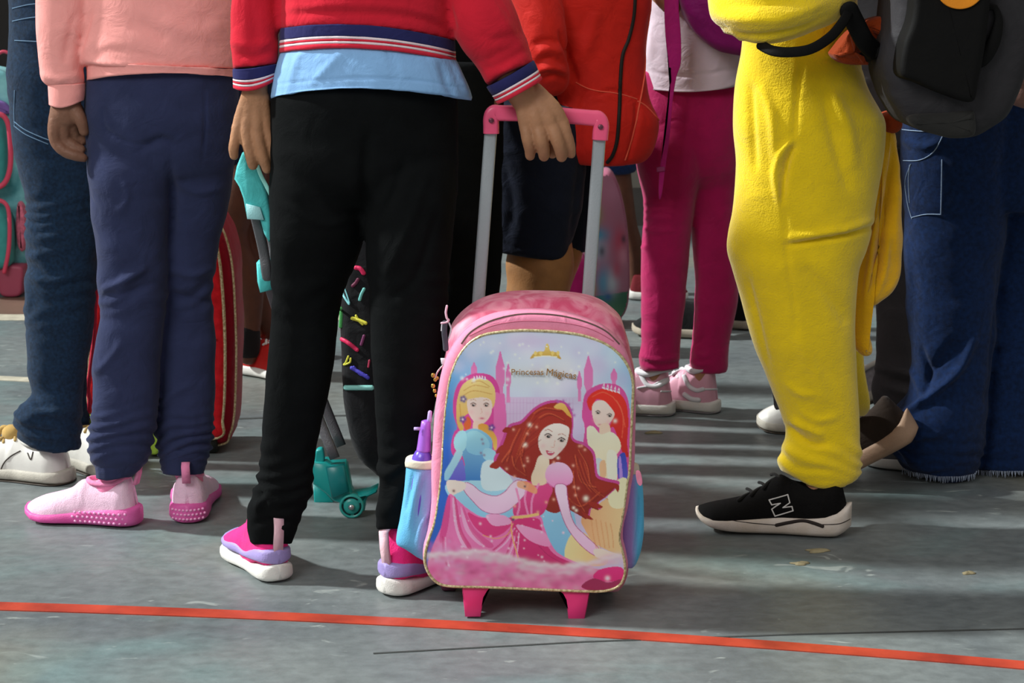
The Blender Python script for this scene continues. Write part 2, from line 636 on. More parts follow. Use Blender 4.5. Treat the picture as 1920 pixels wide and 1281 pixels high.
def line_mesh(pts, wpx, z=0.0016):
    """painted stripe between picture points (px,py) with its drawn height wpx at each point"""
    A, B = [], []
    P = np.array(pts, float)
    for i in range(len(P)):
        A.append(ground(P[i, 0], P[i, 1] - wpx / 2)); B.append(ground(P[i, 0], P[i, 1] + wpx / 2))
    V, F = [], []
    for i in range(len(P)):
        V += [A[i] + [0, 0, z], B[i] + [0, 0, z], A[i], B[i]]
    for i in range(len(P) - 1):
        a = 4 * i
        F += [(a, a + 1, a + 5, a + 4), (a + 2, a + 6, a + 7, a + 3), (a, a + 4, a + 6, a + 2), (a + 1, a + 3, a + 7, a + 5)]
    F += [(0, 2, 3, 1), (4 * len(P) - 4, 4 * len(P) - 3, 4 * len(P) - 1, 4 * len(P) - 2)]
    return np.array(V), F
redm = mat('red_paint', '#a83c2c', rough=0.42, bump=0.2, scale=80, var=0.30, vscale=11, col2='#c24a33', spec=0.45)
whm = mat('white_paint', '#b9b4a2', rough=0.5, bump=0.2, scale=80, var=0.2, vscale=30)
xs = np.linspace(-500, 2400, 40)
red_y = lambda x: 1138 + 0.028 * x + 0.0000155 * x * x
o = obj('trim_1', line_mesh([(x, red_y(x)) for x in xs], 15), redm, smooth=False)
tag(o, kind='structure')
o = obj('trim_2', line_mesh([(x, 596 + (x - 20) * 0.0) for x in (-300, 30, 700)], 11), whm, smooth=False); tag(o, kind='structure')
o = obj('trim_3', line_mesh([(x, 711 + (x - 20) * 0.05) for x in (-300, 20, 320)], 8), whm, smooth=False); tag(o, kind='structure')
brm = mat('brown_court', '#6b5448', rough=0.5, bump=0.2, scale=80, var=0.12, vscale=9)
o = obj('trim_4', line_mesh([(x, 574) for x in (-300, 30, 900)], 32, 0.0012), brm, smooth=False); tag(o, kind='structure')
jm = mat('joint', '#3d403f', rough=0.9)
o = obj('trim_5', line_mesh([(-60, 806), (60, 800), (300, 790), (700, 778)], 2.4, 0.0009), jm, smooth=False); tag(o, kind='structure')
o = obj('trim_6', line_mesh([(700, 1226), (1100, 1204), (1500, 1190), (2000, 1178)], 2.2, 0.0009), jm, smooth=False); tag(o, kind='structure')

# fallen bits of leaf on the floor
leafm = mat('dry_leaf', '#93896a', rough=0.8, var=0.2, vscale=60)
for i, (px, py, w, lab) in enumerate([(1500, 1058, 34, 'pale dry leaf scrap on the floor just below the black sneaker'), (1532, 1034, 44, 'thin pale leaf sliver on the floor, the one closest to the black sneaker'), (1815, 1076, 26, 'small pale leaf scrap on the floor at the far right'), (1225, 812, 34, 'yellowish scrap on the floor in front of the pink and white sneakers')]):
    g = ground(px, py); r = px2m(w / 2, g[1])
    n = 14
    R = []
    for k, (s, z) in enumerate(((0.99, 0.0), (1.0, 0.0012), (0.75, 0.003), (0.3, 0.0042))):
        th = np.arange(n) / n * 2 * math.pi
        rad = 1 + 0.25 * np.sin(3 * th + i) + 0.12 * np.sin(5 * th)
        R.append(np.stack([g[0] + r * s * rad * np.cos(th), g[1] + r * 0.55 * s * rad * np.sin(th), np.full(n, z) + 0.001 * np.sin(2 * th) * (k > 1)], -1))
    o = obj('leaf_scrap', rings_mesh(np.array(R)), leafm)
    tag(o, lab, 'leaf', 'leaf scraps on the floor')

# ------------------------------------------------------------ shoe builder
def shoe(parent, heel, toe, st, pitch=0.0, lift=0.0, L=None, label=None, flip=1):
    g0, g1 = ground(*heel), ground(*toe)
    d = g1 - g0
    if L is None: L = float(np.linalg.norm(d))
    d = d / np.linalg.norm(d)
    side = np.array([-d[1], d[0], 0]) * flip
    up = np.array([0, 0, 1.0])
    W = st.get('W', 0.36) * L
    def tow(P):
        P = np.asarray(P, float)
        x, y, z = P[:, 0], P[:, 1], P[:, 2]
        if pitch:   # heel lifted, pivot near the ball of the foot
            xc = 0.78 * L
            # toes stay flat, rest rotates
            m_ = x < xc
            x2 = np.where(m_, xc + (x - xc) * math.cos(pitch) + (z) * math.sin(pitch), x)
            z2 = np.where(m_, -(x - xc) * math.sin(pitch) + z * math.cos(pitch), z)
            x, z = x2, z2
        return g0 + x[:, None] * d + y[:, None] * side + (z + lift)[:, None] * up
    wt = [0, .02, .06, .12, .25, .42, .55, .68, .78, .88, .95, .985, 1.0]
    ww = [.12, .42, .62, .74, .76, .74, .82, .96, 1.0, .93, .68, .42, .12]
    ct = [0, .3, .6, .8, 1.0]
    cc = [0, .0, .03, .03, .0]
    def hw(t): return np.interp(t, wt, ww) * W / 2
    def cy(t): return np.interp(t, ct, cc) * W
    ts = np.concatenate([np.linspace(0, .1, 8), np.linspace(.13, .88, 34), np.linspace(.9, 1, 9)])
    def prof(key, t):
        a = np.array(st[key]); return np.interp(t, a[:, 0], a[:, 1])
    def smoothprof(key, t):
        a = np.array(st[key]); c = cat(a, 8); return np.interp(t, c[:, 0], c[:, 1])
    def layer(z0k, z1k, flare, n=24, p=3.2, grow=0.0):
        R = []
        for t in ts:
            z0, z1 = smoothprof(z0k, t), smoothprof(z1k, t)
            z1 = max(z1, z0 + 0.001)
            th = np.arange(n) / n * 2 * math.pi
            c = np.sign(np.cos(th)) * np.abs(np.cos(th)) ** (2 / p)
            s = np.sign(np.sin(th)) * np.abs(np.sin(th)) ** (2 / p)
            w = hw(t) * flare + grow
            xx = (t - 0.5) * (L * (1 + (flare - 1) * 0.35)) + L * 0.5
            R.append(np.stack([np.full(n, xx), cy(t) + w * c * (1 + 0.03 * (s < 0)), (z0 + z1) / 2 + (z1 - z0) / 2 * s], -1))
        return rings_mesh(np.array(R))
    R = []
    n = 30
    for t in ts:
        zb, zt = smoothprof('sole_top', t) - 0.004, smoothprof('top', t)
        zt = max(zt, zb + 0.004)
        th = np.linspace(-0.12, math.pi + 0.12, n)
        c, s = np.cos(th), np.sin(th)
        q = 2.0 if t > 0.45 else 2.9
        k = np.interp(t, [0, .1, .4, .55, 1], [0.96, 0.95, 0.95, 0.98, 1.0])
        lean = np.interp(t, [0, .1, .4, .6, 1], [.16, .18, .2, .08, 0])
        ss = np.sign(s) * np.abs(s) ** (2 / q)
        w = hw(t) * k * (1 - lean * np.clip(ss, 0, 1) ** 2)
        xo = 0.0
        if t < 0.1: xo = 0.012 * np.clip(ss, 0, 1) * (1 - t / .1)
        R.append(np.stack([t * L * 0.985 + 0.004 + xo * np.ones(n), cy(t) + w * np.sign(c) * np.abs(c) ** (2 / q), zb + (zt - zb) * ss], -1))
    V, F = rings_mesh(np.array(R))
    up_o = obj('shoe', (tow(V), F), st['upper_mat'], parent, label=label)
    for nm, z0k, z1k, fl, mt in st['soles']:
        V, F = layer(z0k, z1k, fl)
        obj(nm, (tow(V), F), mt, up_o)
    # padded collar
    C = []
    a0, a1 = st.get('collar', (0.05, 0.42))
    for q in np.linspace(0, 2 * math.pi, 25)[:-1]:
        t = (a0 + a1) / 2 + (a1 - a0) / 2 * math.cos(q)
        yy = cy(t) + hw(0.2) * 0.66 * math.sin(q)
        C.append([t * L, yy, smoothprof('top', t) + 0.001])
    C = np.array(C)
    R = []
    th = np.arange(8) / 8 * 2 * math.pi
    rc = st.get('collar_r', 0.006)
    ctr = C.mean(0)
    for i, q in enumerate(C):
        o_ = q - ctr; o_[2] = 0; o_ /= np.linalg.norm(o_)
        R.append(q + rc * (np.cos(th)[:, None] * o_ + np.sin(th)[:, None] * np.array([0, 0, 1.0])))
    R.append(R[0])
    V, F = rings_mesh(np.array(R), cap=False)
    if 'collar_mat' in st:
        obj('collar', (tow(V), F), st['collar_mat'], up_o)
    if 'tab' in st:      # heel pull tab
        h0, h1, wd, mt = st['tab']
        P = np.array([[0.004, 0, h0], [-0.002, 0, (h0 + h1) / 2], [-0.004, 0, h1 - 0.006], [0.004, 0, h1]])
        V, F = [], []
        for p_ in P:
            V += [[p_[0] - .003, -wd / 2, p_[2]], [p_[0] - .003, wd / 2, p_[2]], [p_[0] + .003, wd / 2, p_[2]], [p_[0] + .003, -wd / 2, p_[2]]]
        F = rings_mesh(np.array(V).reshape(4, 4, 3))[1]
        V2 = rings_mesh(np.array(V).reshape(4, 4, 3))[0]
        obj('heel_tab', (tow(V2), F), mt, up_o)
    if 'laces' in st:
        mt, r, nl = st['laces']
        for i in range(nl):
            t = np.interp(i, [0, nl - 1], [0.48, 0.68])
            q = []
            for a in np.linspace(-1, 1, 9):
                yy = cy(t) + a * hw(t) * 0.42
                zt, zb = smoothprof('top', t + 0.02 * a), smoothprof('sole_top', t)
                frac = abs(a) * 0.42
                q.append([t * L + (0.012 * a if i % 2 else -0.012 * a), yy, zb + (zt - zb) * math.sqrt(max(0, 1 - frac ** 2)) + 0.0015, r])
            V, F = sweep(np.array(q), n=8, sub=2, upv=(0, 0, 1))
            obj('lace', (tow(V), F), mt, up_o)
    return up_o, tow, L, hw, cy, (lambda t: smoothprof('top', t)), (lambda t: smoothprof('sole_top', t))

def ankle(heel, toe, L, r=0.026, top=0.12, t=0.22, dx=0.0):
    """leg end standing in the shoe"""
    g0, g1 = ground(*heel), ground(*toe)
    d = (g1 - g0) / np.linalg.norm(g1 - g0)
    a = g0 + d * L * t
    f = g0 + d * L * 0.6
    return join(sweep(np.array([[a[0], a[1], 0.055, r, 1], [a[0], a[1], 0.10, r * .92, 1], [a[0] + dx, a[1], top, r, 1]])), sweep(np.array([[a[0], a[1], 0.045, r * .8, 1], [f[0], f[1], 0.036, r * .5, 1]])))
# ------------------------------------------------------------ body builder
def body(parent, sk, x, Y, zhip, H, face, legs, fine=(), hair='#1c1310', hair_len=0.0, arms=(), coarse_voxel=0.008, w=1.0, hide_top=False):
    """face: angle of the looking direction (0 = away from the camera, 90 = to the right). legs/arms/fine: lists of mesh pieces"""
    f = math.radians(face)
    fw = np.array([math.sin(f), math.cos(f), 0]); sd = np.array([math.cos(f), -math.sin(f), 0])
    c = np.array([x, Y, 0.0])
    z = lambda a: np.array([0, 0, a])
    sh = H * 0.80
    tf = math.radians(max(-20, min(20, face)))
    tw = np.array([math.cos(tf), -math.sin(tf), 0])
    parts = list(legs)
    q = 0.72 * w
    sp = [[*(c + z(zhip)), 0.078 * q, 1], [*(c + z(zhip + (sh - zhip) * .35)), 0.066 * q, 1], [*(c + z(sh - 0.06)), 0.075 * q, 1], [*(c + z(sh + 0.0)), 0.045, 1], [*(c + z(sh + 0.05) + fw * 0.01), 0.036, 1], [*(c + z(sh + 0.09) + fw * 0.015), 0.036, 1]]
    parts.append(sweep(np.array(sp)))
    parts.append(sweep(np.array([[*(c + z(zhip) - tw * 0.06 * w), 0.062 * q, 1], [*(c + z(zhip + .01)), 0.066 * q, 1], [*(c + z(zhip) + tw * 0.06 * w), 0.062 * q, 1]])))
    parts.append(sweep(np.array([[*(c + z(sh - 0.05) - tw * 0.10 * w), 0.028, 1], [*(c + z(sh - .03)), 0.045, 1], [*(c + z(sh - 0.05) + tw * 0.10 * w), 0.028, 1]])))
    hc = c + z(H - 0.125) + fw * 0.02
    parts.append(ball(hc, (0.078, 0.078, 0.104)))
    parts.append(ball(hc + fw * 0.02 - z(0.03), (0.055, 0.055, 0.062)))
    parts.append(ball(hc + fw * 0.083 - z(0.014), (0.010, 0.010, 0.016), 8))
    for s_ in (-1, 1):
        parts.append(ball(hc + sd * 0.080 * s_ - z(0.01), (0.012, 0.012, 0.024), 8))
    for a in arms: parts.append(a)
    V, F = remesh(join(*parts), coarse_voxel, 3)
    ms = [(V, [tuple(q) for q in (F.tolist() if isinstance(F, np.ndarray) else F)])]
    for fi in fine:
        V, F = remesh(fi, 0.0021, 3)
        V, F = cloth((V, F), amp=0.0003, low=0.0, freq=(160, 160, 160))
        ms.append((V, [tuple(q) for q in (F.tolist() if isinstance(F, np.ndarray) else F)]))
    b = obj('body', join(*ms), sk, parent)
    hm = mat('hair' + hair, hair, rough=0.6, bump=0.8, scale=240, stretch=(1, 1, 0.08), var=0.3)
    hp = [ball(hc - fw * 0.016 + z(0.014), (0.088, 0.088, 0.106))]
    if hair_len:
        hp.append(sweep(np.array([[*(hc - fw * 0.045), 0.06, 1], [*(hc - fw * 0.07 - z(hair_len * .5)), 0.055, 1], [*(hc - fw * 0.075 - z(hair_len)), 0.025, 1]])))
    V, F = remesh(join(*hp), 0.007, 2)
    # clear the face
    rel = V - hc
    fr = rel @ fw
    m_ = (fr > 0.02) & (rel[:, 2] < 0.055)
    V[m_] -= np.outer(np.minimum(fr[m_] - 0.02, 0.1) * 0.9, fw)
    obj('hair', (V, F), hm, parent)
    for s_ in (-1, 1):
        e_ = obj('eye', ball(hc + fw * 0.069 + sd * 0.028 * s_ + z(0.002), 0.009, 8), mat('eye', '#e8e4de', rough=0.2, var=0.02), parent)
        obj('pupil', ball(hc + fw * 0.0755 + sd * 0.028 * s_ + z(0.002), 0.0045, 6), mat('pupil', '#20120b', rough=0.2), e_)
    obj('mouth', sweep(np.array([[*(hc + fw * 0.068 - sd * 0.018 - z(0.052)), 0.003, 1], [*(hc + fw * 0.074 - z(0.054)), 0.005, 1], [*(hc + fw * 0.068 + sd * 0.018 - z(0.052)), 0.003, 1]]), n=10), mat('lips', '#8c4a42', rough=0.5), parent)
    return b

def garment(parent, name, m, VF, voxel=None, smooth=3, **kw):
    lab = kw.pop('label', None)
    if voxel: VF = remesh(VF, voxel, smooth)
    else: VF = fix(VF)
    VF = cloth(VF, **kw)
    return obj(name, VF, m, parent, label=lab)

def ribbed(parent, name, rows_fn, bands, mats_, k, Y, nf=40):
    pass
# ------------------------------------------------------------ fabrics
M = {}
M['black'] = fabric('black_jersey', '#0d0f10', var=0.15, sheen=0.0, spec=0.08, big=0.3)
M['navy'] = fabric('navy_cotton', '#2b3251', var=0.10)
M['denim'] = fabric('dark_denim', '#152639', var=0.10, col2='#1c3550', vscale=160, scale=1400, bump=0.5)
M['bluejean'] = fabric('blue_denim', '#0e2142', var=0.12, col2='#122c58', vscale=120, scale=1400, bump=0.5)
M['pinksweat'] = fabric('pink_sweatshirt_fleece', '#f5a6a0', var=0.04)
M['red'] = fabric('red_jacket_knit', '#c81f33', var=0.05)
M['ribnavy'] = fabric('rib_navy', '#27285a', var=0.05, scale=1600)
M['ribwhite'] = fabric('rib_white', '#e6d6dc', var=0.04)
M['ribred'] = fabric('rib_red', '#cf2a40', var=0.05)
M['ltblue'] = fabric('light_blue_cotton', '#86b3e2', var=0.04)
M['red2'] = fabric('scarlet_shell', '#cc241c', var=0.06, rough=0.6)
M['magenta'] = fabric('magenta_leggings', '#b20f5a', var=0.08, rough=0.6, sheen=0.3)
M['white'] = fabric('white_cotton', '#d9c8d4', var=0.03)
M['yellow'] = fabric('yellow_fleece', '#edcc0c', var=0.06, rough=1.0, sheen=0.6, scale=350, bump=0.7, big=0.3)
M['amber'] = fabric('amber_fleece', '#edb40e', var=0.08, rough=1.0, sheen=0.6, scale=350, bump=0.7)
M['brownfur'] = fabric('brown_fleece', '#8a3410', var=0.12, scale=350, bump=0.7)
M['charcoal'] = fabric('charcoal_cotton', '#454245', var=0.08)
M['darknavy'] = fabric('shorts_navy', '#151b2c', var=0.1)
M['taupe'] = fabric('taupe_nylon', '#8d6a63', var=0.1, rough=0.5)
SK3 = skin('skin_warm', '#a87a5a')
SK2 = skin('skin_brown', '#7a5644')
SK4 = skin('skin_tan', '#9a6c42')
SKD = skin('skin_dark', '#54301f')

# ============================================================ centre child with striped red jacket
Y3L, Y3R = Yg(1085), Yg(1116)
Y3 = (Y3L + Y3R) / 2
p3 = thing('person', 'child in red jacket with striped hem and black trousers, gripping the pink trolley handle', 'person', (at(690, 600, Y3)[0], Y3, 0))
KL = [(240, 510, 690), (310, 506, 696), (370, 506, 690), (450, 508, 684), (500, 510, 666), (560, 511, 644), (620, 508, 634), (700, 500, 628), (760, 496, 616), (820, 492, 602), (870, 487, 592), (920, 475, 587), (965, 464, 570), (1000, 466, 556), (1021, 472, 547)]
KR = [(240, 680, 856), (310, 674, 858), (370, 682, 856), (450, 685, 849), (520, 688, 842), (600, 691, 836), (700, 696, 827), (780, 701, 814), (850, 705, 800), (920, 706, 786), (970, 704, 775), (996, 702, 768)]
HP = [(165, 512, 858), (200, 508, 861), (250, 506, 862), (320, 508, 858), (365, 520, 842), (400, 560, 800)]
tr = join(tube(KL, [Y3 + (Y3L - Y3) * min(1, i / 6) for i in range(len(KL))], KT(len(KL))), tube(KR, [Y3 + (Y3R - Y3) * min(1, i / 6) for i in range(len(KR))], KT(len(KR))), tube(HP, Y3, [.62, .62, .6, .58, .48, .3], n=80))
garment(p3, 'trousers', M['black'], tr, voxel=0.0052, amp=0.002, low=0.004, seed=3,
        folds=[([(690, 250), (684, 330), (690, 400)], 10, -0.009), ([(600, 360), (650, 400), (684, 400)], 8, -0.006), ([(530, 380), (600, 420), (660, 410)], 7, 0.004),
               ([(760, 300), (730, 380), (700, 420)], 9, -0.005), ([(800, 330), (760, 440), (720, 520)], 9, 0.004), ([(820, 400), (780, 520), (730, 560)], 8, -0.004),
               ([(480, 960), (500, 930), (535, 945)], 6, 0.006), ([(472, 900), (488, 925), (500, 950)], 5, -0.007), ([(470, 985), (510, 975), (560, 985)], 6, -0.005),
               ([(640, 700), (652, 780), (640, 860)], 6, 0.0)],
        gathers=[(900, 60, 0.004, 34, 0.4), (560, 50, 0.002, 50, -0.5)])

# shirt hem (light blue) with a free flaring edge
rows = [(60, 40, 75, 540, 838), (88, 76, 104, 532, 847), (100, 92, 118, 526, 857), (130, 114, 144, 517, 868), (160, 142, 168, 512, 878), (184, 167, 186, 509, 884)]
garment(p3, 'shirt', M['ltblue'], tube(rows, Y3, [.6, .62, .66, .66, .66, .66], n=120, step=3), amp=0.0015, low=0.002, freq=(22, 22, 8), seed=5,
        folds=[([(565, 96), (550, 130), (540, 175)], 5, 0.004), ([(640, 95), (615, 125), (580, 160)], 6, 0.004), ([(720, 95), (740, 120), (735, 165)], 6, -0.003), ([(825, 115), (835, 150), (850, 185)], 6, -0.005), ([(850, 118), (862, 150), (875, 180)], 5, 0.005),
               ([(515, 158), (600, 150), (690, 146), (790, 152), (876, 168)], 2.2, -0.002)])

# jacket torso
def jacket_rows(a, b):
    # a,b fractions of the hem band between upper edge and lower edge
    return None
rows = [(-210, -210, -210, 600, 790), (-175, -175, -175, 540, 850), (-120, -120, -120, 515, 868), (-50, -50, -50, 522, 862), (0, 0, 0, 526, 856), (30, 25, 40, 526, 853), (56, 49, 78, 527, 851)]
sleeveL = tube([(-175, 500, 570), (-120, 462, 552), (-60, 442, 530), (0, 433, 520), (60, 432, 522), (100, 434, 522), (130, 126, 122, 437, 520)], Y3 - 0.01, 0.8, n=48, step=4)
Yh = Yg(1160) + 0.165        # depth of the telescopic handle
slR = limb([(842, -140, Y3, 52), (876, -40, Y3, 60), (908, 40, Y3 - 0.03, 62), (936, 92, Yh - 0.035, 54), (957, 140, Yh - 0.045, 47)], n=48, sub=10, ends=(True, False))
garment(p3, 'jacket', M['red'], join(fix(tube(rows, Y3, 0.68, n=110, step=4)), fix(sleeveL), fix(slR)), voxel=0.0045, smooth=2, amp=0.0015, low=0.003, seed=8, freq=(8, 8, 20),
        folds=[([(535, 28), (640, 24), (780, 34), (848, 62)], 5, -0.004), ([(535, 15), (640, 8), (760, 14), (840, 40)], 5, 0.003), ([(560, -10), (700, -20), (820, 0)], 7, -0.004),
               ([(836, 0), (845, 30), (852, 60)], 6, -0.005), ([(930, 20), (960, 60), (985, 100)], 9, 0.003), ([(905, 130), (940, 120), (990, 90)], 7, -0.004), ([(900, 60), (930, 75), (980, 60)], 8, -0.003),
               ([(440, 100), (470, 108), (512, 96)], 6, -0.004), ([(438, 80), (470, 86), (512, 76)], 6, 0.003), ([(470, 10), (480, 60), (470, 100)], 9, -0.003)])
# striped ribs: separate bands, each its own mesh under one rib
def band_tube(upper, lower, f0, f1, Y, k, n=110, out=0.0):
    a = [u + (l - u) * f0 for u, l in zip(upper, lower)]
    b = [u + (l - u) * f1 for u, l in zip(upper, lower)]
    mid = [(p + q) / 2 for p, q in zip(a, b)]
    e = out
    return tube([(a[0], a[1], a[2], a[3] - e, a[4] + e), (mid[0], mid[1], mid[2], mid[3] - e * 1.4, mid[4] + e * 1.4), (b[0], b[1], b[2], b[3] - e, b[4] + e)], Y, k, n=n, step=3)
def ribs(parent, name, mk, label=None):
    first = None
    for i, (f0, f1, mt, nm) in enumerate([(0.0, 0.50, 'ribnavy', 'navy_stripe'), (0.50, 0.61, 'ribwhite', 'white_stripe'), (0.61, 0.71, 'ribred', 'red_stripe'), (0.71, 0.81, 'ribwhite', 'white_stripe'), (0.81, 1.0, 'ribred', 'red_stripe')]):
        VF = fix(mk(f0, f1))
        VF = cloth(VF, amp=0.0006, low=0.001, seed=2, freq=(40, 40, 10))
        if first is None:
            first = obj(name, VF, M[mt], parent, label=label)
        else:
            obj(nm, VF, M[mt], first)
ribs(p3, 'hem_rib', lambda a, b: band_tube((54, 47, 76, 527, 852), (99, 91, 116, 526, 854), a, b, Y3, 0.69, out=1.0))
ribs(p3, 'left_cuff', lambda a, b: band_tube((130, 128, 120, 437, 521), (165, 170, 150, 438, 517), a, b, Y3 - 0.01, 0.82, n=48, out=0.5))
# right cuff follows the sleeve direction
cu0, cu1 = (956, 138), (975, 172)
def cuffR(a, b):
    q = lambda t: (cu0[0] + (cu1[0] - cu0[0]) * t, cu0[1] + (cu1[1] - cu0[1]) * t, Yh - 0.045, 49 - 3 * t)
    P = np.array([list(at(*q(t)[:3])) + [px2m(q(t)[3], Yh), 1] for t in (a, (a + b) / 2, b)])
    C = P[:, :3]; T = C[-1] - C[0]; T /= np.linalg.norm(T)
    R = []
    th = np.arange(48) / 48 * 2 * math.pi
    u = np.array([0, 1.0, 0]); u -= T * T[1]; u /= np.linalg.norm(u); v = np.cross(T, u)
    for t, e in ((a, .0), (a + .02, .0008), ((a + b) / 2, .0012), (b - .02, .0008), (b, 0)):
        qq = q(t); c0 = at(*qq[:3]); r = px2m(qq[3], Yh) + e
        R.append(c0 + r * (np.cos(th)[:, None] * v + np.sin(th)[:, None] * u * 0.8))
    return rings_mesh(np.array(R))
ribs(p3, 'right_cuff', cuffR)

# right hand closed over the grip
yh = Yh - 0.035
hand = [limb([(955, 140, Yh - 0.04, 27), (975, 172, Yh - 0.04, 27, .8), (990, 195, yh, 26, .7)], n=20, sub=5),
        limb([(985, 180, yh, 24, .6), (985, 215, yh - .006, 17, .7), (987, 243, yh - .004, 13)], n=16, sub=5),
        limb([(992, 180, yh, 24, .6), (1004, 215, yh - .010, 17, .7), (1010, 243, yh - .008, 14)], n=16, sub=5),
        limb([(998, 180, yh, 24, .6), (1023, 212, yh - .010, 17, .7), (1036, 240, yh - .008, 14)], n=16, sub=5),
        limb([(1000, 178, yh, 24, .6), (1036, 204, yh - .006, 17, .7), (1054, 232, yh - .002, 13)], n=16, sub=5),
        limb([(987, 240, yh - .005, 13), (990, 262, yh - .009, 12), (993, 278, yh - .004, 11), (994, 292, yh + .004, 9.5)], n=16, sub=5),
        limb([(1010, 240, yh - .009, 14), (1015, 264, yh - .014, 13), (1019, 280, yh - .008, 12), (1020, 293, yh + .001, 10.5)], n=16, sub=5),
        limb([(1036, 238, yh - .009, 14), (1045, 262, yh - .014, 13), (1051, 281, yh - .009, 12), (1053, 294, yh - .001, 10.5)], n=16, sub=5),
        limb([(1054, 230, yh - .003, 13), (1063, 254, yh - .006, 11), (1069, 274, yh - .002, 10), (1071, 289, yh + .005, 8.5)], n=16, sub=5),
        limb([(1000, 205, yh + .005, 17), (1022, 238, yh + .03, 14), (1033, 268, yh + .028, 11.5), (1036, 288, yh + .016, 10)], n=16, sub=5)]
foreR = limb([(905, 40, Y3 - 0.03, 32), (935, 96, Yh - 0.035, 30), (957, 143, Yh - 0.04, 27)], n=20, sub=6)
yl = Y3 - 0.012
handL = [limb([(478, 100, Y3, 26), (478, 165, yl, 24, .75), (474, 190, yl, 25, .6)], n=20, sub=5),
         limb([(470, 185, yl, 20, .7), (455, 215, yl, 15, .7), (446, 240, yl, 12)], n=16, sub=5),
         limb([(474, 185, yl, 22, .7), (466, 215, yl - .003, 15, .7), (461, 246, yl - .003, 13)], n=16, sub=5),
         limb([(480, 185, yl, 22, .7), (480, 215, yl - .003, 15, .7), (482, 250, yl - .003, 13)], n=16, sub=5),
         limb([(486, 185, yl, 20, .7), (494, 215, yl, 14, .7), (500, 245, yl + .003, 12)], n=16, sub=5),
         limb([(446, 238, yl, 12), (441, 262, yl - .002, 10.5), (438, 278, yl, 10), (439, 292, yl + .004, 8.5)], n=16, sub=5),
         limb([(461, 244, yl - .003, 13), (465, 272, yl - .006, 11.5), (470, 292, yl - .004, 11), (474, 310, yl + .002, 9.5)], n=16, sub=5),
         limb([(482, 248, yl - .003, 13), (487, 276, yl - .006, 12), (494, 298, yl - .004, 11), (501, 317, yl + .002, 9.5)], n=16, sub=5),
         limb([(500, 243, yl + .003, 12), (506, 268, yl + .002, 11), (510, 288, yl + .004, 10), (514, 302, yl + .01, 9)], n=16, sub=5),
         limb([(492, 190, yl + .008, 14), (506, 215, yl + .02, 12), (508, 240, yl + .024, 10)], n=16, sub=5)]
body(p3, SK3, at(685, 300, Y3)[0], Y3, 0.74, 1.36, 0,
     legs=[inl([(600, 260, Y3, 60), (590, 480, Y3 * .5 + Y3L * .5, 48), (565, 640, Y3L, 40), (548, 830, Y3L, 38), (512, 960, Y3L, 34)]), ankle((524, 1094), (472, 1053), .195),
           inl([(770, 260, Y3, 60), (765, 480, Y3, 50), (762, 640, Y3R, 42), (755, 830, Y3R, 38), (740, 940, Y3R, 34)]), ankle((724, 1120), (812, 1083), .205)],
     arms=[limb([(842, -150, Y3, 42), (876, -50, Y3, 38), (905, 40, Y3 - .03, 32)]), limb([(520, -150, Y3, 38), (490, -40, Y3, 34), (476, 40, Y3, 30), (478, 110, Y3, 26)])],
     fine=[join(*hand, foreR), join(*handL)], hair='#1d1411', hair_len=0.16)
nailm = mat('nail', '#c79a84', rough=0.35)
# shoes: pink knit, lilac midsole, white outsole
pk = fabric('hot_pink_knit', '#ee2f83', var=0.08, scale=700, bump=0.5, rough=0.75)
lil = mat('lilac_foam', '#9a8cc4', rough=0.55, var=0.06)
wht = mat('white_rubber', '#d8d6d0', rough=0.5, var=0.05)
tabm = fabric('pale_pink_tape', '#e2b9c4', var=0.04)
knit = dict(W=0.40, upper_mat=pk, sole_top=[(0, .05), (.15, .052), (.3, .044), (.45, .034), (.6, .040), (.8, .036), (1, .040)],
            top=[(0, .112), (.08, .116), (.3, .120), (.42, .112), (.55, .085), (.7, .066), (.85, .052), (.95, .040), (1, .03)],
            low0=[(0, .008), (.1, .001), (.5, .001), (.85, .002), (1, .016)], low1=[(0, .034), (.15, .030), (.3, .026), (.5, .024), (.7, .024), (1, .030)],
            mid1=[(0, .058), (.15, .060), (.3, .050), (.45, .038), (.6, .046), (.8, .040), (1, .044)],
            soles=[('sole', 'low0', 'low1', 1.12, wht), ('midsole', 'low1', 'mid1', 1.05, lil)],
            tab=(0.050, 0.118, 0.016, tabm))
shoe(p3, (524, 1094), (472, 1053), knit, L=0.195, label='pink knit shoe with lilac and white sole pointing away left')
shoe(p3, (724, 1120), (812, 1083), knit, L=0.205, flip=-1, label='pink knit shoe with lilac and white sole pointing away right, partly behind the bag')

# ============================================================ child in pink sweatshirt
Y2 = Yg(986)
Y2R = Yg(972)
p2 = thing('person', 'child in salmon pink sweatshirt, navy gathered trousers and pale pink slip-on sneakers', 'person', (at(290, 600, Y2)[0], Y2, 0))
KL = [(215, 165, 330), (290, 163, 342), (340, 167, 336), (400, 172, 324), (455, 183, 316), (500, 186, 314), (545, 184, 312), (590, 190, 308), (640, 180, 303), (680, 174, 300), (740, 174, 297), (790, 168, 292), (825, 166, 286), (860, 170, 278), (880, 180, 262), (896, 186, 247)]
KR = [(215, 285, 440), (290, 294, 440), (340, 306, 434), (400, 312, 424), (450, 312, 411), (500, 308, 403), (550, 306, 398), (590, 303, 402), (650, 301, 404), (700, 300, 404), (760, 298, 402), (800, 293, 400), (840, 296, 396), (862, 302, 390), (886, 304, 382)]
HP = [(120, 120, 130, 168, 446), (150, 150, 150, 162, 446), (200, 200, 200, 160, 445), (260, 260, 260, 161, 442), (320, 320, 320, 170, 434), (350, 350, 350, 200, 400)]
tr = join(tube(KL, Y2, KT(len(KL), .95)), tube(KR, [Y2 + (Y2R - Y2) * min(1, i / 7) for i in range(len(KR))], KT(len(KR), .95)), tube(HP, Y2, [.60, .60, .62, .60, .5, .32], n=80))
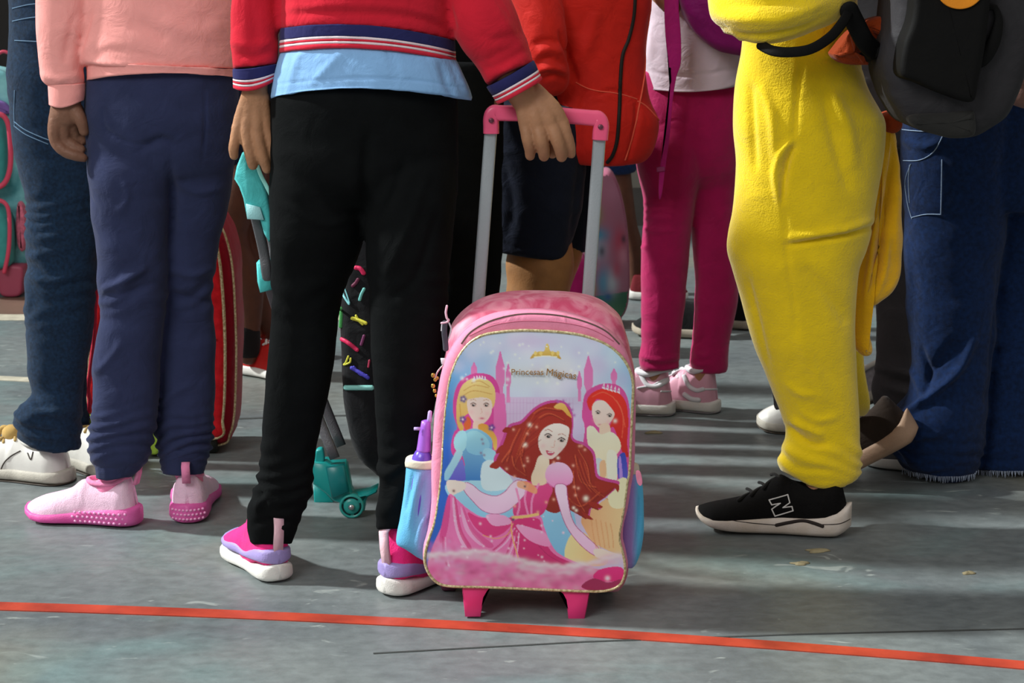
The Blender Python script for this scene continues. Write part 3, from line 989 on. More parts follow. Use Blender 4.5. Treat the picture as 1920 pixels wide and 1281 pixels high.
garment(p2, 'trousers', M['navy'], tr, voxel=0.005, amp=0.002, low=0.003, seed=12,
        folds=[([(196, 200), (195, 240), (240, 268), (290, 272)], 3, -0.003), ([(258, 285), (300, 262), (330, 275)], 8, -0.007), ([(190, 545), (235, 525), (275, 500)], 6, 0.008), ([(188, 560), (240, 548), (290, 530)], 6, -0.005),
               ([(318, 300), (325, 380), (320, 450)], 8, -0.006), ([(330, 340), (370, 360), (420, 350)], 7, 0.004), ([(315, 545), (350, 560), (398, 565)], 7, -0.006), ([(310, 500), (360, 515), (400, 500)], 7, 0.005),
               ([(175, 700), (200, 680), (230, 640)], 7, 0.004), ([(300, 760), (330, 735), (360, 720)], 6, 0.004), ([(232, 340), (240, 370), (222, 400)], 7, 0.004), ([(385, 160), (384, 230), (380, 300)], 2, -0.003)],
        gathers=[(820, 42, 0.0055, 21, 0.25), (545, 40, 0.003, 40, 0.4)])
for nm, rows, yy in (('ankle_cuff', [(848, 851, 846, 181, 263), (870, 874, 868, 179, 256), (897, 900, 892, 181, 247)], Y2), ('ankle_cuff', [(842, 846, 842, 300, 390), (868, 870, 866, 303, 386), (888, 892, 888, 305, 382)], Y2R)):
    garment(p2, nm, M['navy'], tube(rows, yy, 0.85, n=60, step=3), amp=0.0012, low=0.001, freq=(60, 60, 10), seed=4)
rows = [(-230, -230, -230, 200, 400), (-190, -190, -190, 150, 450), (-120, -120, -120, 130, 472), (-40, -40, -40, 148, 462), (40, 40, 40, 152, 458), (90, 90, 90, 147, 455), (112, 108, 112, 150, 454), (122, 126, 132, 158, 452)]
hem = [(118, 122, 130, 160, 452), (130, 130, 140, 164, 451), (153, 138, 146, 164, 450)]
slv = tube([(-190, 110, 200), (-120, 78, 190), (-60, 66, 182), (0, 65, 175), (50, 68, 166), (90, 72, 156), (125, 76, 154), (150, 80, 157), (160, 90, 158)], Y2 - 0.03, 0.8, n=56, step=4)
garment(p2, 'sweatshirt', M['pinksweat'], join(fix(tube(rows, Y2, 0.66, n=110, step=4)), fix(slv)), voxel=0.0042, smooth=5, amp=0.0015, low=0.004, seed=22, freq=(7, 7, 10),
        folds=[([(160, 112), (200, 118), (260, 122)], 5, 0.005), ([(170, 100), (230, 96), (300, 112)], 9, -0.003), ([(170, 20), (160, 60), (150, 95)], 5, -0.005), ([(240, 40), (290, 60), (310, 80)], 14, -0.004), ([(80, 140), (110, 148), (150, 138)], 5, 0.003), ([(140, 20), (128, 80), (120, 120)], 8, -0.003), ([(300, 40), (360, 60), (420, 50)], 16, 0.004)])
garment(p2, 'waist_rib', M['pinksweat'], tube(hem, Y2, 0.70, n=110, step=3), amp=0.001, low=0.002, freq=(50, 50, 8), seed=3)
garment(p2, 'cuff', M['pinksweat'], tube([(154, 158, 156, 90, 160), (176, 180, 172, 91, 160), (196, 202, 188, 92, 158)], Y2 - 0.03, 0.8, n=48, step=3), amp=0.0005, low=0.0005, freq=(50, 50, 8), seed=3)
yl = Y2 - 0.03
handp = [limb([(126, 110, yl, 28), (126, 185, yl, 26, .8), (122, 215, yl, 27, .65)], n=20, sub=5),
         limb([(112, 205, yl, 18, .7), (104, 240, yl, 15), (106, 266, yl, 12.5), (122, 284, yl - .004, 11), (142, 292, yl - .006, 10), (156, 296, yl - .004, 8.5)], n=16, sub=5),
         limb([(122, 208, yl, 20, .7), (120, 240, yl + .004, 15), (124, 262, yl + .006, 12.5), (138, 274, yl + .004, 11), (152, 280, yl + .004, 9)], n=16, sub=5),
         limb([(132, 208, yl, 20, .7), (136, 236, yl + .01, 14), (142, 256, yl + .016, 12), (154, 264, yl + .018, 10)], n=16, sub=5),
         limb([(140, 208, yl + .006, 18, .7), (150, 232, yl + .02, 13), (157, 250, yl + .03, 11)], n=16, sub=5),
         limb([(140, 205, yl - .004, 14), (152, 226, yl - .008, 12), (158, 246, yl - .006, 10)], n=16, sub=5)]
body(p2, SK2, at(305, 300, Y2)[0], Y2, 0.74, 1.38, -10,
     legs=[inl([(250, 240, Y2, 56), (245, 460, Y2, 42), (240, 700, Y2, 36), (222, 840, Y2, 30)]), ankle((262, 985), (62, 968), .222, .022, .15),
           inl([(370, 240, Y2 + .01, 56), (355, 460, Y2R, 40), (352, 700, Y2R, 34), (348, 840, Y2R, 28)]), ankle((352, 984), (372, 930), .222, .022, .15)],
     arms=[limb([(150, -160, Y2, 38), (126, -40, Y2 - .02, 33), (124, 40, yl, 30), (126, 120, yl, 27)]), limb([(450, -160, Y2, 38), (440, -40, Y2 + .1, 33), (410, 30, Y2 + .2, 30), (380, 60, Y2 + .26, 26), (370, 70, Y2 + .3, 24)])],
     fine=[join(*handp)], hair='#221713', hair_len=0.0)
pal = fabric('pale_pink_mesh', '#ecc6dc', var=0.05, scale=600, bump=0.6, rough=0.7, sheen=0.1)
psole = mat('pink_foam', '#e56db4', rough=0.5, var=0.1, col2='#d8479a', vscale=14)
pin = fabric('pink_lining', '#e88ab2', var=0.05)
slip = dict(W=0.40, upper_mat=pal, sole_top=[(0, .036), (.2, .036), (.4, .032), (.6, .026), (.8, .022), (1, .024)],
            top=[(0, .092), (.06, .094), (.2, .080), (.36, .078), (.48, .080), (.58, .064), (.7, .054), (.85, .044), (.95, .034), (1, .026)],
            low0=[(0, .010), (.08, .001), (.6, .001), (.85, .003), (1, .018)], low1=[(0, .038), (.2, .040), (.4, .034), (.6, .027), (.8, .023), (1, .027)],
            soles=[('sole', 'low0', 'low1', 1.10, psole)], tab=(0.078, 0.118, 0.015, pin), collar_mat=pin, collar_r=0.005, collar=(0.08, 0.44))
def studs(up, tow, L, hw, cy, s_, n1, t0, t1, heelrow=False):
    ms = []
    for i in range(n1):
        for j in range(3):
            t = t0 + (t1 - t0) * (i + 0.5 * (j % 2)) / n1
            z = 0.011 + 0.0085 * j
            y = cy(t) + s_ * (hw(t) * 1.10 + 0.0003)
            V, F = ball((t * L * 1.03, y, z), (0.0030, 0.0016, 0.0026), 6)
            ms.append((V, F))
    V, F = join(*ms)
    obj('sole_studs', (tow(V), F), mat('pale_pink_studs', '#f3a6d3', rough=0.4), up)['kind'] = 'stuff'
r = shoe(p2, (262, 985), (62, 968), slip, L=0.222, label='pale pink sneaker with bright pink sole pointing left, seen from the side')
studs(r[0], r[1], r[2], r[3], r[4], 1, 11, 0.06, 0.52)
studs(r[0], r[1], r[2], r[3], r[4], -1, 11, 0.06, 0.52)
r = shoe(p2, (352, 984), (372, 930), slip, L=0.222, label='pale pink sneaker with bright pink sole seen from the heel')
ms = []
for j in range(3):
    for i in range(9):
        a = (i - 4) / 4.4 + (0.1 if j % 2 else 0)
        V, F = ball((-0.0035 + 0.013 * a * a, -a * 0.030, 0.011 + 0.0085 * j), (0.0022, 0.0030, 0.0026), 6)
        ms.append((V, F))
V, F = join(*ms)
obj('sole_studs', (r[1](V), F), mat('pale_pink_studs', '#f3a6d3'), r[0])['kind'] = 'stuff'
def sock(parent, heel, toe, L, m, r=.0245, top=.13):
    g0, g1 = ground(*heel), ground(*toe)
    d = (g1 - g0) / np.linalg.norm(g1 - g0)
    a = g0 + d * L * .22
    obj('sock', sweep(np.array([[*(a + d * .012)[:2], 0.062, r, 1], [a[0], a[1], 0.09, r, 1], [a[0], a[1], top, r, 1]])), m, parent)
pks = fabric('pink_sock', '#ee86b0', var=0.04)
sock(p2, (262, 985), (62, 968), .222, pks)
sock(p2, (352, 984), (372, 930), .222, pks)

# ============================================================ tall figure in dark jeans, far left
Yj = Yg(908)
p1 = thing('person', 'tall person in dark blue jeans and white leather sneakers at the left edge', 'person', (at(100, 500, Yj)[0], Yj, 0))
J1 = [(-60, 12, 185), (0, 18, 190), (60, 18, 192), (120, 15, 194), (180, 16, 196), (260, 25, 196), (340, 41, 194), (380, 49, 192), (430, 49, 190), (500, 51, 186), (560, 49, 178), (640, 50, 170), (700, 52, 160), (740, 60, 156), (765, 32, 154), (785, 25, 152), (805, 30, 151), (822, 36, 150), (829, 852, 845, 46, 149)]
J2 = [(100, 60, 215), (300, 80, 210), (500, 95, 180), (700, 105, 162), (780, 100, 166), (850, 112, 170)]
g = garment(p1, 'jeans', M['denim'], join(tube(J1, Yj, 0.8), tube(J2, Yj + 0.16, 0.8)), voxel=0.006, amp=0.0025, low=0.003, seed=31,
        folds=[([(55, 480), (90, 472), (130, 465)], 6, 0.006), ([(55, 520), (95, 528), (140, 515)], 6, 0.006), ([(52, 430), (80, 445), (120, 440)], 6, 0.005), ([(35, 790), (90, 772), (150, 778)], 7, 0.007), ([(60, 740), (75, 765), (100, 770)], 6, -0.006), ([(40, 815), (90, 822), (148, 812)], 5, 0.004), ([(45, 350), (80, 380), (120, 400)], 8, 0.005)],
        gathers=[(520, 90, 0.0035, 34, 0.15), (800, 40, 0.004, 26, -0.15), (400, 40, 0.003, 30, 0.3)])
tr_ = bvh(g)
st_ = mat('jean_thread', '#5f7f9c', rough=0.8)
ms = [stroke(tr_, [(24, 40), (60, 33), (110, 30)], 1.0, Yd=Yj), stroke(tr_, [(28, 76), (70, 78), (110, 80)], 1.0, Yd=Yj), stroke(tr_, [(27, 228), (50, 245), (90, 262), (110, 266)], 1.1, Yd=Yj), stroke(tr_, [(27, 236), (50, 253), (90, 270)], 1.0, Yd=Yj), stroke(tr_, [(28, 170), (27, 210), (28, 236)], 1.0, Yd=Yj), stroke(tr_, [(24, 16), (60, 8), (110, 6)], 1.0, Yd=Yj)]
obj('stitching', join(*[q for q in ms if len(q[0])]), st_, p1)['kind'] = 'stuff'
garment(p1, 'shirt', fabric('black_shirt', '#17181c'), tube([(-420, 20, 160), (-380, -20, 200), (-250, -15, 200), (-120, 5, 195), (-40, 12, 190)], Yj + .05, 0.7, n=60, step=10), amp=0.002, seed=2)
body(p1, SK2, at(95, 0, Yj)[0], Yj + 0.05, 0.92, 1.62, -80,
     legs=[inl([(110, 20, Yj + .02, 62), (110, 400, Yj, 44), (105, 700, Yj, 36), (95, 820, Yj, 30)]), ankle((132, 906), (-22, 886), .262, .024, .13), inl([(130, 20, Yj + .12, 60), (135, 400, Yj + .16, 40), (135, 700, Yj + .16, 20), (160, 820, Yj + .16, 16)])],
     arms=[limb([(70, -330, Yj - .05, 36), (50, -180, Yj - .08, 30), (20, -60, Yj - .1, 24), (0, 20, Yj - .1, 20)])] if False else [], w=.8)
wl = mat('white_leather', '#d5d3cd', rough=0.42, var=0.06, bump=0.1, scale=200, coat=0.1)
gum = mat('worn_outsole', '#b5b0a4', rough=0.6, var=0.15, vscale=30)
dk = mat('dark_line', '#3a3128', rough=0.6)
court = dict(W=0.40, upper_mat=wl, sole_top=[(0, .026), (.5, .026), (.8, .024), (1, .026)],
             top=[(0, .078), (.1, .082), (.3, .076), (.42, .084), (.55, .082), (.7, .066), (.82, .056), (.93, .044), (1, .032)],
             low0=[(0, .006), (.06, .001), (.8, .001), (1, .012)], low1=[(0, .030), (.5, .030), (.8, .028), (1, .030)],
             tread1=[(0, .009), (.06, .005), (.8, .005), (1, .015)],
             soles=[('sole', 'low0', 'low1', 1.08, gum), ('tread', 'low0', 'tread1', 1.09, dk)], laces=(fabric('beige_lace', '#b69a63'), 0.0032, 5), collar_mat=wl)
r = shoe(p1, (132, 906), (-22, 886), court, L=0.262, label='worn white leather sneaker with beige laces, left of the two')
ms = []
V, F = sweep(np.array([[0.17, 0.0, 0.078, .004], [0.155, 0.004, 0.098, .005], [0.14, 0.0, 0.096, .005], [0.145, -0.006, 0.080, .004]]), n=10, upv=(0, 1, 0))
obj('tongue', (r[1](join((V, F), ball((0.135, 0, 0.088), (0.022, 0.018, 0.018), 8))[0]), join((V, F), ball((0.135, 0, 0.088), (0.022, 0.018, 0.018), 8))[1]), fabric('tan_tongue', '#b9985a'), r[0])
tr_ = bvh(r[0])
q = [stroke(tr_, [(38, 846), (20, 856), (8, 868), (2, 880)], 1.2), stroke(tr_, [(145, 852), (146, 870), (146, 900)], 1.5), stroke(tr_, [(52, 850), (58, 862), (62, 848)], 1.2)]
q = [a for a in q if len(a[0])]
if q: obj('seam_line', join(*q), dk, r[0])
shoe(p1, (228, 900), (150, 868), court, L=0.25, label='worn white leather sneaker half hidden behind the pink one')
# ============================================================ child in scarlet jacket and navy shorts
Y4 = Yg(812)
p4 = thing('person', 'child in scarlet zip jacket and navy shorts standing behind the pink trolley bag', 'person', (at(1040, 500, Y4)[0], Y4, 0))
K1 = [(200, 915, 1110), (300, 914, 1100), (380, 916, 1092), (440, 920, 1078), (470, 478, 486, 921, 1064), (472, 484, 490, 922, 1062)]
K2 = [(200, 1000, 1140), (300, 1010, 1134), (400, 1030, 1112), (440, 1040, 1102), (466, 470, 474, 1046, 1098)]
garment(p4, 'shorts', M['darknavy'], join(tube(K1, Y4, 0.7), tube(K2, Y4 + 0.12, 0.7), tube([(160, 925, 1140), (220, 918, 1140), (280, 920, 1130)], Y4 + .05, 0.8)), voxel=0.006, amp=0.002, low=0.004, seed=41,
        folds=[([(925, 455), (960, 462), (1060, 474)], 2.5, -0.002), ([(940, 300), (960, 380), (950, 450)], 9, -0.004), ([(1090, 300), (1080, 380), (1068, 470)], 7, -0.006)])
rows = [(-160, 985, 1150), (-120, 960, 1185), (-60, 950, 1215), (0, 958, 1222), (60, 985, 1214), (125, 1000, 1211), (160, 1010, 1216), (190, 1020, 1222), (225, 1030, 1236), (255, 1038, 1234), (285, 1045, 1224), (300, 306, 300, 1060, 1212), (306, 312, 305, 1068, 1204)]
j4 = garment(p4, 'jacket', M['red2'], voxel=0.005, smooth=2, VF=join(fix(tube(rows, Y4, 0.6, n=100, step=4)), fix(limb([(965, -120, Y4 - .06, 45), (1000, -20, Y4 - .08, 47), (1018, 50, Y4 - .1, 42), (1028, 110, Y4 - .1, 38), (1036, 150, Y4 - .08, 32)], n=44))), amp=0.002, low=0.005, seed=44, freq=(8, 8, 8),
        folds=[([(1050, 60), (1068, 110), (1084, 156)], 4, -0.012), ([(1120, 20), (1110, 60), (1095, 110)], 12, 0.006), ([(1010, 100), (1030, 92), (1056, 100)], 5, 0.006), ([(1005, 118), (1032, 110), (1060, 122)], 5, -0.007), ([(1008, 134), (1035, 126), (1062, 138)], 5, 0.007), ([(1015, 150), (1040, 142), (1062, 152)], 5, -0.006), ([(1000, 84), (1025, 76), (1050, 80)], 5, -0.006),
               ([(1100, 165), (1090, 210), (1080, 280)], 9, -0.006), ([(1196, 190), (1192, 240), (1176, 300)], 5, -0.008), ([(1120, 180), (1150, 170), (1200, 185)], 3, -0.004)])
t4 = bvh(j4)
obj('zip', join(stroke(t4, [(1191, -60), (1190, 0), (1187, 36), (1178, 74), (1167, 104), (1163, 150), (1161, 210), (1157, 262), (1149, 290), (1139, 304)], 3.6, back=0.001, Yd=Y4)), mat('black_zip', '#100d0e', rough=0.6), j4)
obj('piping', join(stroke(t4, [(1221, -40), (1219, 20), (1211, 80), (1208, 140), (1200, 190), (1190, 240), (1172, 300)], 1.5, Yd=Y4), stroke(t4, [(1196, 190), (1212, 200), (1236, 226)], 1.3, Yd=Y4), stroke(t4, [(1080, 155), (1110, 168), (1160, 176), (1194, 186)], 1.0, Yd=Y4)), fabric('orange_red_piping', '#ec6450'), j4)
body(p4, SK4, at(1070, 100, Y4)[0], Y4 + .03, 0.68, 1.33, 60,
     legs=[limb([(1016, 260, Y4, 56, .6), (1012, 430, Y4, 60, .6), (1013, 478, Y4, 64, .64), (1012, 500, Y4, 66, .7), (1008, 540, Y4, 60, .8), (992, 600, Y4, 52), (985, 680, Y4, 46), (985, 760, Y4, 30), (988, 800, Y4, 28)], sub=6),
           limb([(1080, 260, Y4 + .12, 34, .6), (1078, 440, Y4 + .12, 20), (1068, 480, Y4 + .12, 24), (1040, 540, Y4 + .12, 30), (1030, 620, Y4 + .14, 30), (1030, 760, Y4 + .14, 22)], sub=6)],
     arms=[limb([(965, -130, Y4 - .06, 32), (1000, -20, Y4 - .08, 30), (1020, 60, Y4 - .1, 26), (1036, 150, Y4 - .06, 20), (1070, 170, Y4, 20)])], fine=[], hair='#15100d', w=.75)
shg = mat('grey_mesh', '#5a5a5e', rough=0.7)
gen = dict(W=0.40, upper_mat=shg, sole_top=court['sole_top'], top=court['top'], low0=court['low0'], low1=court['low1'], soles=[('sole', 'low0', 'low1', 1.08, wht)], laces=(fabric('white_lace', '#cfcdc8'), 0.003, 4))
shoe(p4, (975, 806), (1090, 800), gen, L=0.21)
shoe(p4, (1030, 782), (1130, 776), gen, L=0.21)

# ============================================================ figure in black between the red jacket and the centre child
Y5 = Yg(868)
p5 = thing('person', 'person dressed all in black standing just left of the raised trolley poles', 'person', (at(880, 500, Y5)[0], Y5, 0))
g5 = join(tube([(120, 790, 930), (300, 792, 920), (450, 800, 915), (560, 806, 912), (650, 812, 892), (760, 815, 880), (850, 818, 872)], Y5, 0.8),
          tube([(120, 830, 945), (300, 845, 942), (470, 860, 944), (560, 860, 938), (650, 850, 925), (760, 840, 905), (840, 838, 892)], Y5 + .14, 0.8))
garment(p5, 'trousers', M['black'], g5, voxel=0.007, amp=0.002, low=0.004, seed=51)
garment(p5, 'hooded_top', fabric('black_fleece', '#0a0c0c', big=0.3, sheen=0.0, spec=.08), tube([(-180, 800, 900), (-140, 765, 935), (-60, 760, 935), (40, 770, 925), (100, 775, 930), (160, 782, 934), (215, 786, 938)], Y5 + .05, 0.7, n=80, step=6), amp=0.003, low=0.004, seed=52, folds=[([(870, 60), (890, 100), (905, 160)], 8, 0.006)])
body(p5, SK2, at(860, 100, Y5)[0], Y5 + .05, 0.72, 1.40, 20, legs=[inl([(860, 200, Y5 + .02, 48), (860, 500, Y5, 38), (845, 830, Y5, 20)]), inl([(890, 200, Y5 + .12, 46), (895, 500, Y5 + .14, 32), (862, 830, Y5 + .14, 20)])], hair='#1a1210', w=.8)
shoe(p5, (835, 872), (862, 838), gen, L=0.21)
shoe(p5, (872, 846), (910, 820), gen, L=0.21)

# ============================================================ child in magenta leggings
Y6 = Yg(777)
Y6R = Yg(770)
p6 = thing('person', 'child in magenta leggings, white top and pink and white sneakers', 'person', (at(1290, 500, Y6)[0], Y6, 0))
K1 = [(200, 1198, 1310), (260, 1189, 1318), (307, 1191, 1318), (370, 1203, 1306), (408, 1206, 1300), (450, 1204, 1294), (500, 1202, 1290), (557, 1202, 1285), (616, 1201, 1278), (645, 1202, 1275), (665, 1198, 1274), (684, 1199, 1273), (696, 697, 690, 1204, 1275)]
K2 = [(200, 1280, 1390), (260, 1276, 1388), (320, 1285, 1382), (380, 1292, 1378), (450, 1298, 1378), (500, 1302, 1382), (557, 1303, 1385), (600, 1300, 1378), (640, 1297, 1369), (670, 1294, 1365), (688, 1295, 1364), (698, 702, 698, 1302, 1361)]
H6 = [(135, 1206, 1400), (170, 1202, 1400), (220, 1194, 1398), (270, 1189, 1392), (320, 1194, 1384), (350, 1202, 1380)]
garment(p6, 'leggings', M['magenta'], join(tube(K1, Y6, KT(len(K1), .8)), tube(K2, Y6R, KT(len(K2), .8)), tube(H6, (Y6 + Y6R) / 2, [.5, .5, .52, .5, .42, .25], n=72)), voxel=0.0055, amp=0.0012, low=0.003, seed=61,
        folds=[([(1204, 384), (1235, 380), (1268, 386)], 3.5, 0.004), ([(1206, 398), (1240, 394), (1266, 400)], 3.5, 0.004), ([(1206, 411), (1240, 407), (1262, 412)], 3.5, 0.004), ([(1206, 430), (1230, 434), (1262, 432)], 3.5, 0.004), ([(1203, 463), (1216, 466)], 3, 0.004),
               ([(1204, 676), (1235, 686), (1272, 680)], 4, -0.005), ([(1200, 668), (1230, 676), (1272, 670)], 4, 0.004), ([(1300, 660), (1316, 668), (1330, 664)], 5, 0.004), ([(1296, 676), (1312, 684), (1330, 682)], 5, 0.004), ([(1300, 645), (1312, 640), (1322, 630)], 4, -0.004)])
s6 = garment(p6, 'shirt', M['white'], tube([(-160, -160, -160, 1250, 1350), (-130, -130, -130, 1215, 1395), (-40, -40, -40, 1212, 1400), (40, 40, 40, 1216, 1402), (90, 92, 88, 1210, 1404), (125, 130, 120, 1209, 1404), (160, 166, 146, 1212, 1404), (168, 173, 150, 1213, 1404)], (Y6 + Y6R) / 2, 0.74, n=90, step=4), amp=0.0015, low=0.003, seed=62,
        folds=[([(1212, 132), (1260, 142), (1330, 138), (1398, 124)], 3, -0.003), ([(1226, 40), (1222, 80), (1216, 120)], 6, 0.004)])
body(p6, SK3, at(1300, 150, Y6)[0], Y6, 0.70, 1.28, -40, legs=[inl([(1250, 250, Y6, 46), (1250, 450, Y6, 36), (1240, 680, Y6, 26)]), ankle((1264, 777), (1150, 771), .20, .024, .13), inl([(1340, 250, Y6R, 46), (1338, 450, Y6R, 36), (1333, 680, Y6R, 26)]), ankle((1348, 774), (1265, 764), .185, .024, .13)],
     arms=[limb([(1215, -120, Y6, 30), (1225, -40, Y6 - .05, 24), (1260, 10, Y6 - .12, 20)]), limb([(1390, -120, Y6, 30), (1390, -30, Y6 + .05, 24)])], hair='#2a1a12', hair_len=0.2, w=.58)
pkl = mat('pink_leather', '#d79fb2', rough=0.45, bump=0.1, var=0.06)
whl = mat('white_leather_b', '#dcdbe0', rough=0.42, bump=0.1, var=0.04)
dunk = dict(court); dunk.update(upper_mat=pkl, W=0.42, soles=[('sole', 'low0', 'low1', 1.08, wht), ('tread', 'low0', 'tread1', 1.09, mat('grey_tread', '#77757a'))], laces=(mat('white_laces', '#e8e6ea'), 0.0035, 5), collar_mat=whl, collar_r=0.008,
            top=[(0, .100), (.1, .106), (.3, .094), (.42, .096), (.55, .084), (.7, .064), (.82, .054), (.93, .044), (1, .032)])
for hp_, tp, lb, LL in (((1264, 777), (1150, 771), 'pink and white sneaker on the left, partly behind the bag', .20), ((1348, 774), (1265, 764), 'pink and white sneaker on the right of the pair', .185)):
    r = shoe(p6, hp_, tp, dunk, L=LL, label=lb)
    t_ = bvh(r[0])
    if hp_[0] < 1300:
        qs = [stroke(t_, [(1196, 728), (1225, 722), (1245, 712), (1268, 704)], 2.2, back=0.0012), stroke(t_, [(1202, 705), (1214, 722), (1234, 724), (1256, 710), (1274, 702)], 4.5), stroke(t_, [(1240, 734), (1275, 734)], 2.0)]
    else:
        qs = [stroke(t_, [(1283, 706), (1292, 724), (1306, 732), (1318, 730)], 4.5), stroke(t_, [(1318, 730), (1344, 730)], 2), stroke(t_, [(1284, 740), (1296, 748), (1310, 750)], 5)]
    qs = [a for a in qs if len(a[0])]
    if qs: obj('overlay', join(*qs), whl, r[0])

# magenta bag worn by her, with hanging strap
magp = fabric('plum_nylon', '#7d1262', rough=0.55, var=0.12)
b6 = thing('backpack', 'plum magenta backpack with long dangling strap above the white top', 'backpack', tuple(at(1330, 60, Y6 - .12)))
bag6 = slab([(1262, -180), (1258, -60), (1266, 10), (1285, 48), (1318, 80), (1352, 92), (1395, 94), (1420, 60), (1430, -60), (1420, -180), (1340, -230)], Y6, -0.2, -0.06, bevel=0.03, bulge=0.02)
obj('bag_body', cloth(bag6, folds=[([(1275, 20), (1310, 50), (1360, 70)], 6, -0.006)], amp=0.003, seed=6), magp, b6)
obj('strap', fix(slab([(1238, -40), (1262, -40), (1262, 10), (1266, 60), (1266, 110), (1258, 136), (1251, 180), (1246, 240), (1238, 300), (1231, 352), (1226, 352), (1228, 300), (1238, 240), (1244, 180), (1246, 140), (1243, 110), (1238, 60), (1236, 10)], Y6, -0.145, -0.141, bevel=0.001, sub=4, rings=2)), fabric('magenta_webbing', '#a81a70', rough=0.6), b6)
obj('buckle', slab([(1222, 300), (1236, 298), (1237, 306), (1223, 308)], Y6, -0.148, -0.14, bevel=0.001, closed_smooth=False), plastic('plum_plastic', '#8c2068'), b6)

# ============================================================ yellow plush costume
Y7 = Yg(993)
p7 = thing('person', 'person in loose bright yellow fleece costume stepping left in black sneakers', 'person', (at(1520, 600, Y7)[0], Y7, 0))
rows = [(-330, 1440, 1560), (-290, 1390, 1610), (-200, 1380, 1620), (-80, 1390, 1612), (0, 1396, 1606), (90, 1393, 1612), (155, 1383, 1628), (220, 1377, 1660), (250, 1376, 1661), (310, 1379, 1652), (395, 1371, 1637), (440, 1363, 1630), (470, 1362, 1621), (503, 1372, 1608), (548, 1385, 1605), (606, 1399, 1605), (658, 1414, 1607), (702, 1431, 1608), (744, 1446, 1609), (778, 1459, 1610), (819, 1469, 1611), (852, 850, 852, 1462, 1614), (872, 882, 878, 1459, 1614), (885, 912, 892, 1465, 1612), (888, 920, 900, 1474, 1604)]
leg2 = tube([(400, 1480, 1640), (500, 1500, 1625), (600, 1540, 1618), (680, 1556, 1622), (720, 1560, 1630), (750, 1566, 1636), (772, 1570, 1634), (784, 1575, 1622)], [Y7 + .12 + .02 * i for i in range(8)], 0.8)
suit = remesh(join(tube(rows, Y7, [0.62] * 13 + [0.7] * 12, n=90, step=6), leg2), 0.0045, 4)
suit = cloth(suit, amp=0.002, low=0.005, seed=71, freq=(10, 10, 6), gathers=[(860, 30, 0.004, 30, -0.3)],
    folds=[([(1503, 110), (1496, 160), (1492, 220), (1488, 262)], 5, -0.004), ([(1486, 262), (1466, 284), (1454, 320), (1456, 352), (1464, 388)], 6, 0.008), ([(1490, 272), (1478, 300), (1470, 340), (1465, 384)], 5, -0.010),
           ([(1474, 462), (1530, 452), (1590, 440), (1636, 424)], 4.5, -0.009), ([(1472, 448), (1530, 440), (1590, 428), (1636, 410)], 7, 0.007), ([(1470, 396), (1474, 440), (1478, 500), (1488, 560), (1494, 640)], 5, -0.003),
           ([(1560, 170), (1590, 240), (1600, 320)], 12, 0.006), ([(1545, 180), (1562, 260), (1590, 360)], 10, -0.005), ([(1410, 160), (1412, 230), (1418, 320)], 7, -0.006), ([(1428, 160), (1448, 220), (1452, 300)], 9, 0.006), ([(1400, 520), (1420, 600), (1440, 690)], 6, -0.005),
           ([(1505, 500), (1560, 560), (1590, 610)], 12, -0.005), ([(1490, 620), (1530, 700), (1545, 760)], 12, 0.004), ([(1470, 800), (1500, 822), (1530, 836), (1548, 832)], 6, -0.009), ([(1478, 790), (1515, 806), (1545, 818)], 7, 0.008), ([(1500, 770), (1530, 790), (1575, 780)], 7, 0.004), ([(1468, 840), (1510, 858), (1560, 860)], 8, 0.005), ([(1470, 720), (1500, 740), (1530, 742)], 7, 0.004),
           ([(1620, 130), (1600, 115), (1540, 112)], 3, -0.004)])
s7 = obj('costume', suit, M['yellow'], p7)
garment(p7, 'sleeve', M['yellow'], limb([(1356, -20, Y7 - .13, 38), (1378, 15, Y7 - .16, 46), (1430, 24, Y7 - .18, 60), (1500, 12, Y7 - .17, 56), (1560, -20, Y7 - .13, 50), (1590, -110, Y7 - .08, 56), (1585, -240, Y7 - .02, 56)], n=60, sub=10), amp=0.003, low=0.004, freq=(6, 20, 30), seed=74,
        folds=[([(1345, 50), (1400, 66), (1480, 58), (1560, 26)], 6, -0.006), ([(1340, 30), (1400, 36), (1470, 34), (1550, 4)], 7, 0.006), ([(1360, 8), (1420, 10), (1500, 2)], 8, -0.006), ([(1350, 62), (1372, 60), (1392, 76)], 5, 0.006)])
garment(p7, 'brown_patch', M['brownfur'], slab([(1574, 50), (1588, 60), (1600, 84), (1608, 112), (1596, 116), (1560, 114), (1540, 98), (1546, 84)], Y7, -0.125, -0.06, bevel=0.012, bulge=0.01), amp=0.001)
garment(p7, 'brown_patch', M['brownfur'], slab([(1605, 40), (1650, 30), (1660, 70), (1640, 76), (1612, 66)], Y7, -0.10, -0.03, bevel=0.012, bulge=0.01), amp=0.001)
flap = slab([(1664, 236), (1676, 240), (1690, 262), (1692, 300), (1689, 345), (1692, 400), (1700, 460), (1698, 515), (1682, 552), (1655, 574), (1632, 590), (1634, 625), (1643, 660), (1640, 674), (1626, 675), (1610, 655), (1604, 620), (1606, 570), (1612, 500), (1622, 450), (1638, 400), (1650, 330), (1657, 270)], Y7, 0.03, 0.075, bevel=0.014, bulge=0.006, sub=8)
garment(p7, 'hanging_flap', M['amber'], flap, amp=0.002, low=0.003, seed=77, folds=[([(1678, 262), (1668, 340), (1652, 440), (1640, 540)], 8, -0.012), ([(1684, 300), (1676, 400), (1680, 480)], 8, 0.008), ([(1655, 330), (1640, 440), (1622, 560)], 6, 0.008), ([(1664, 420), (1660, 500), (1640, 560)], 6, 0.006)])
garment(p7, 'brown_tip', M['brownfur'], slab([(1662, 220), (1690, 214), (1697, 238), (1684, 252), (1662, 246)], Y7, 0.02, 0.08, bevel=0.012), amp=0.001)
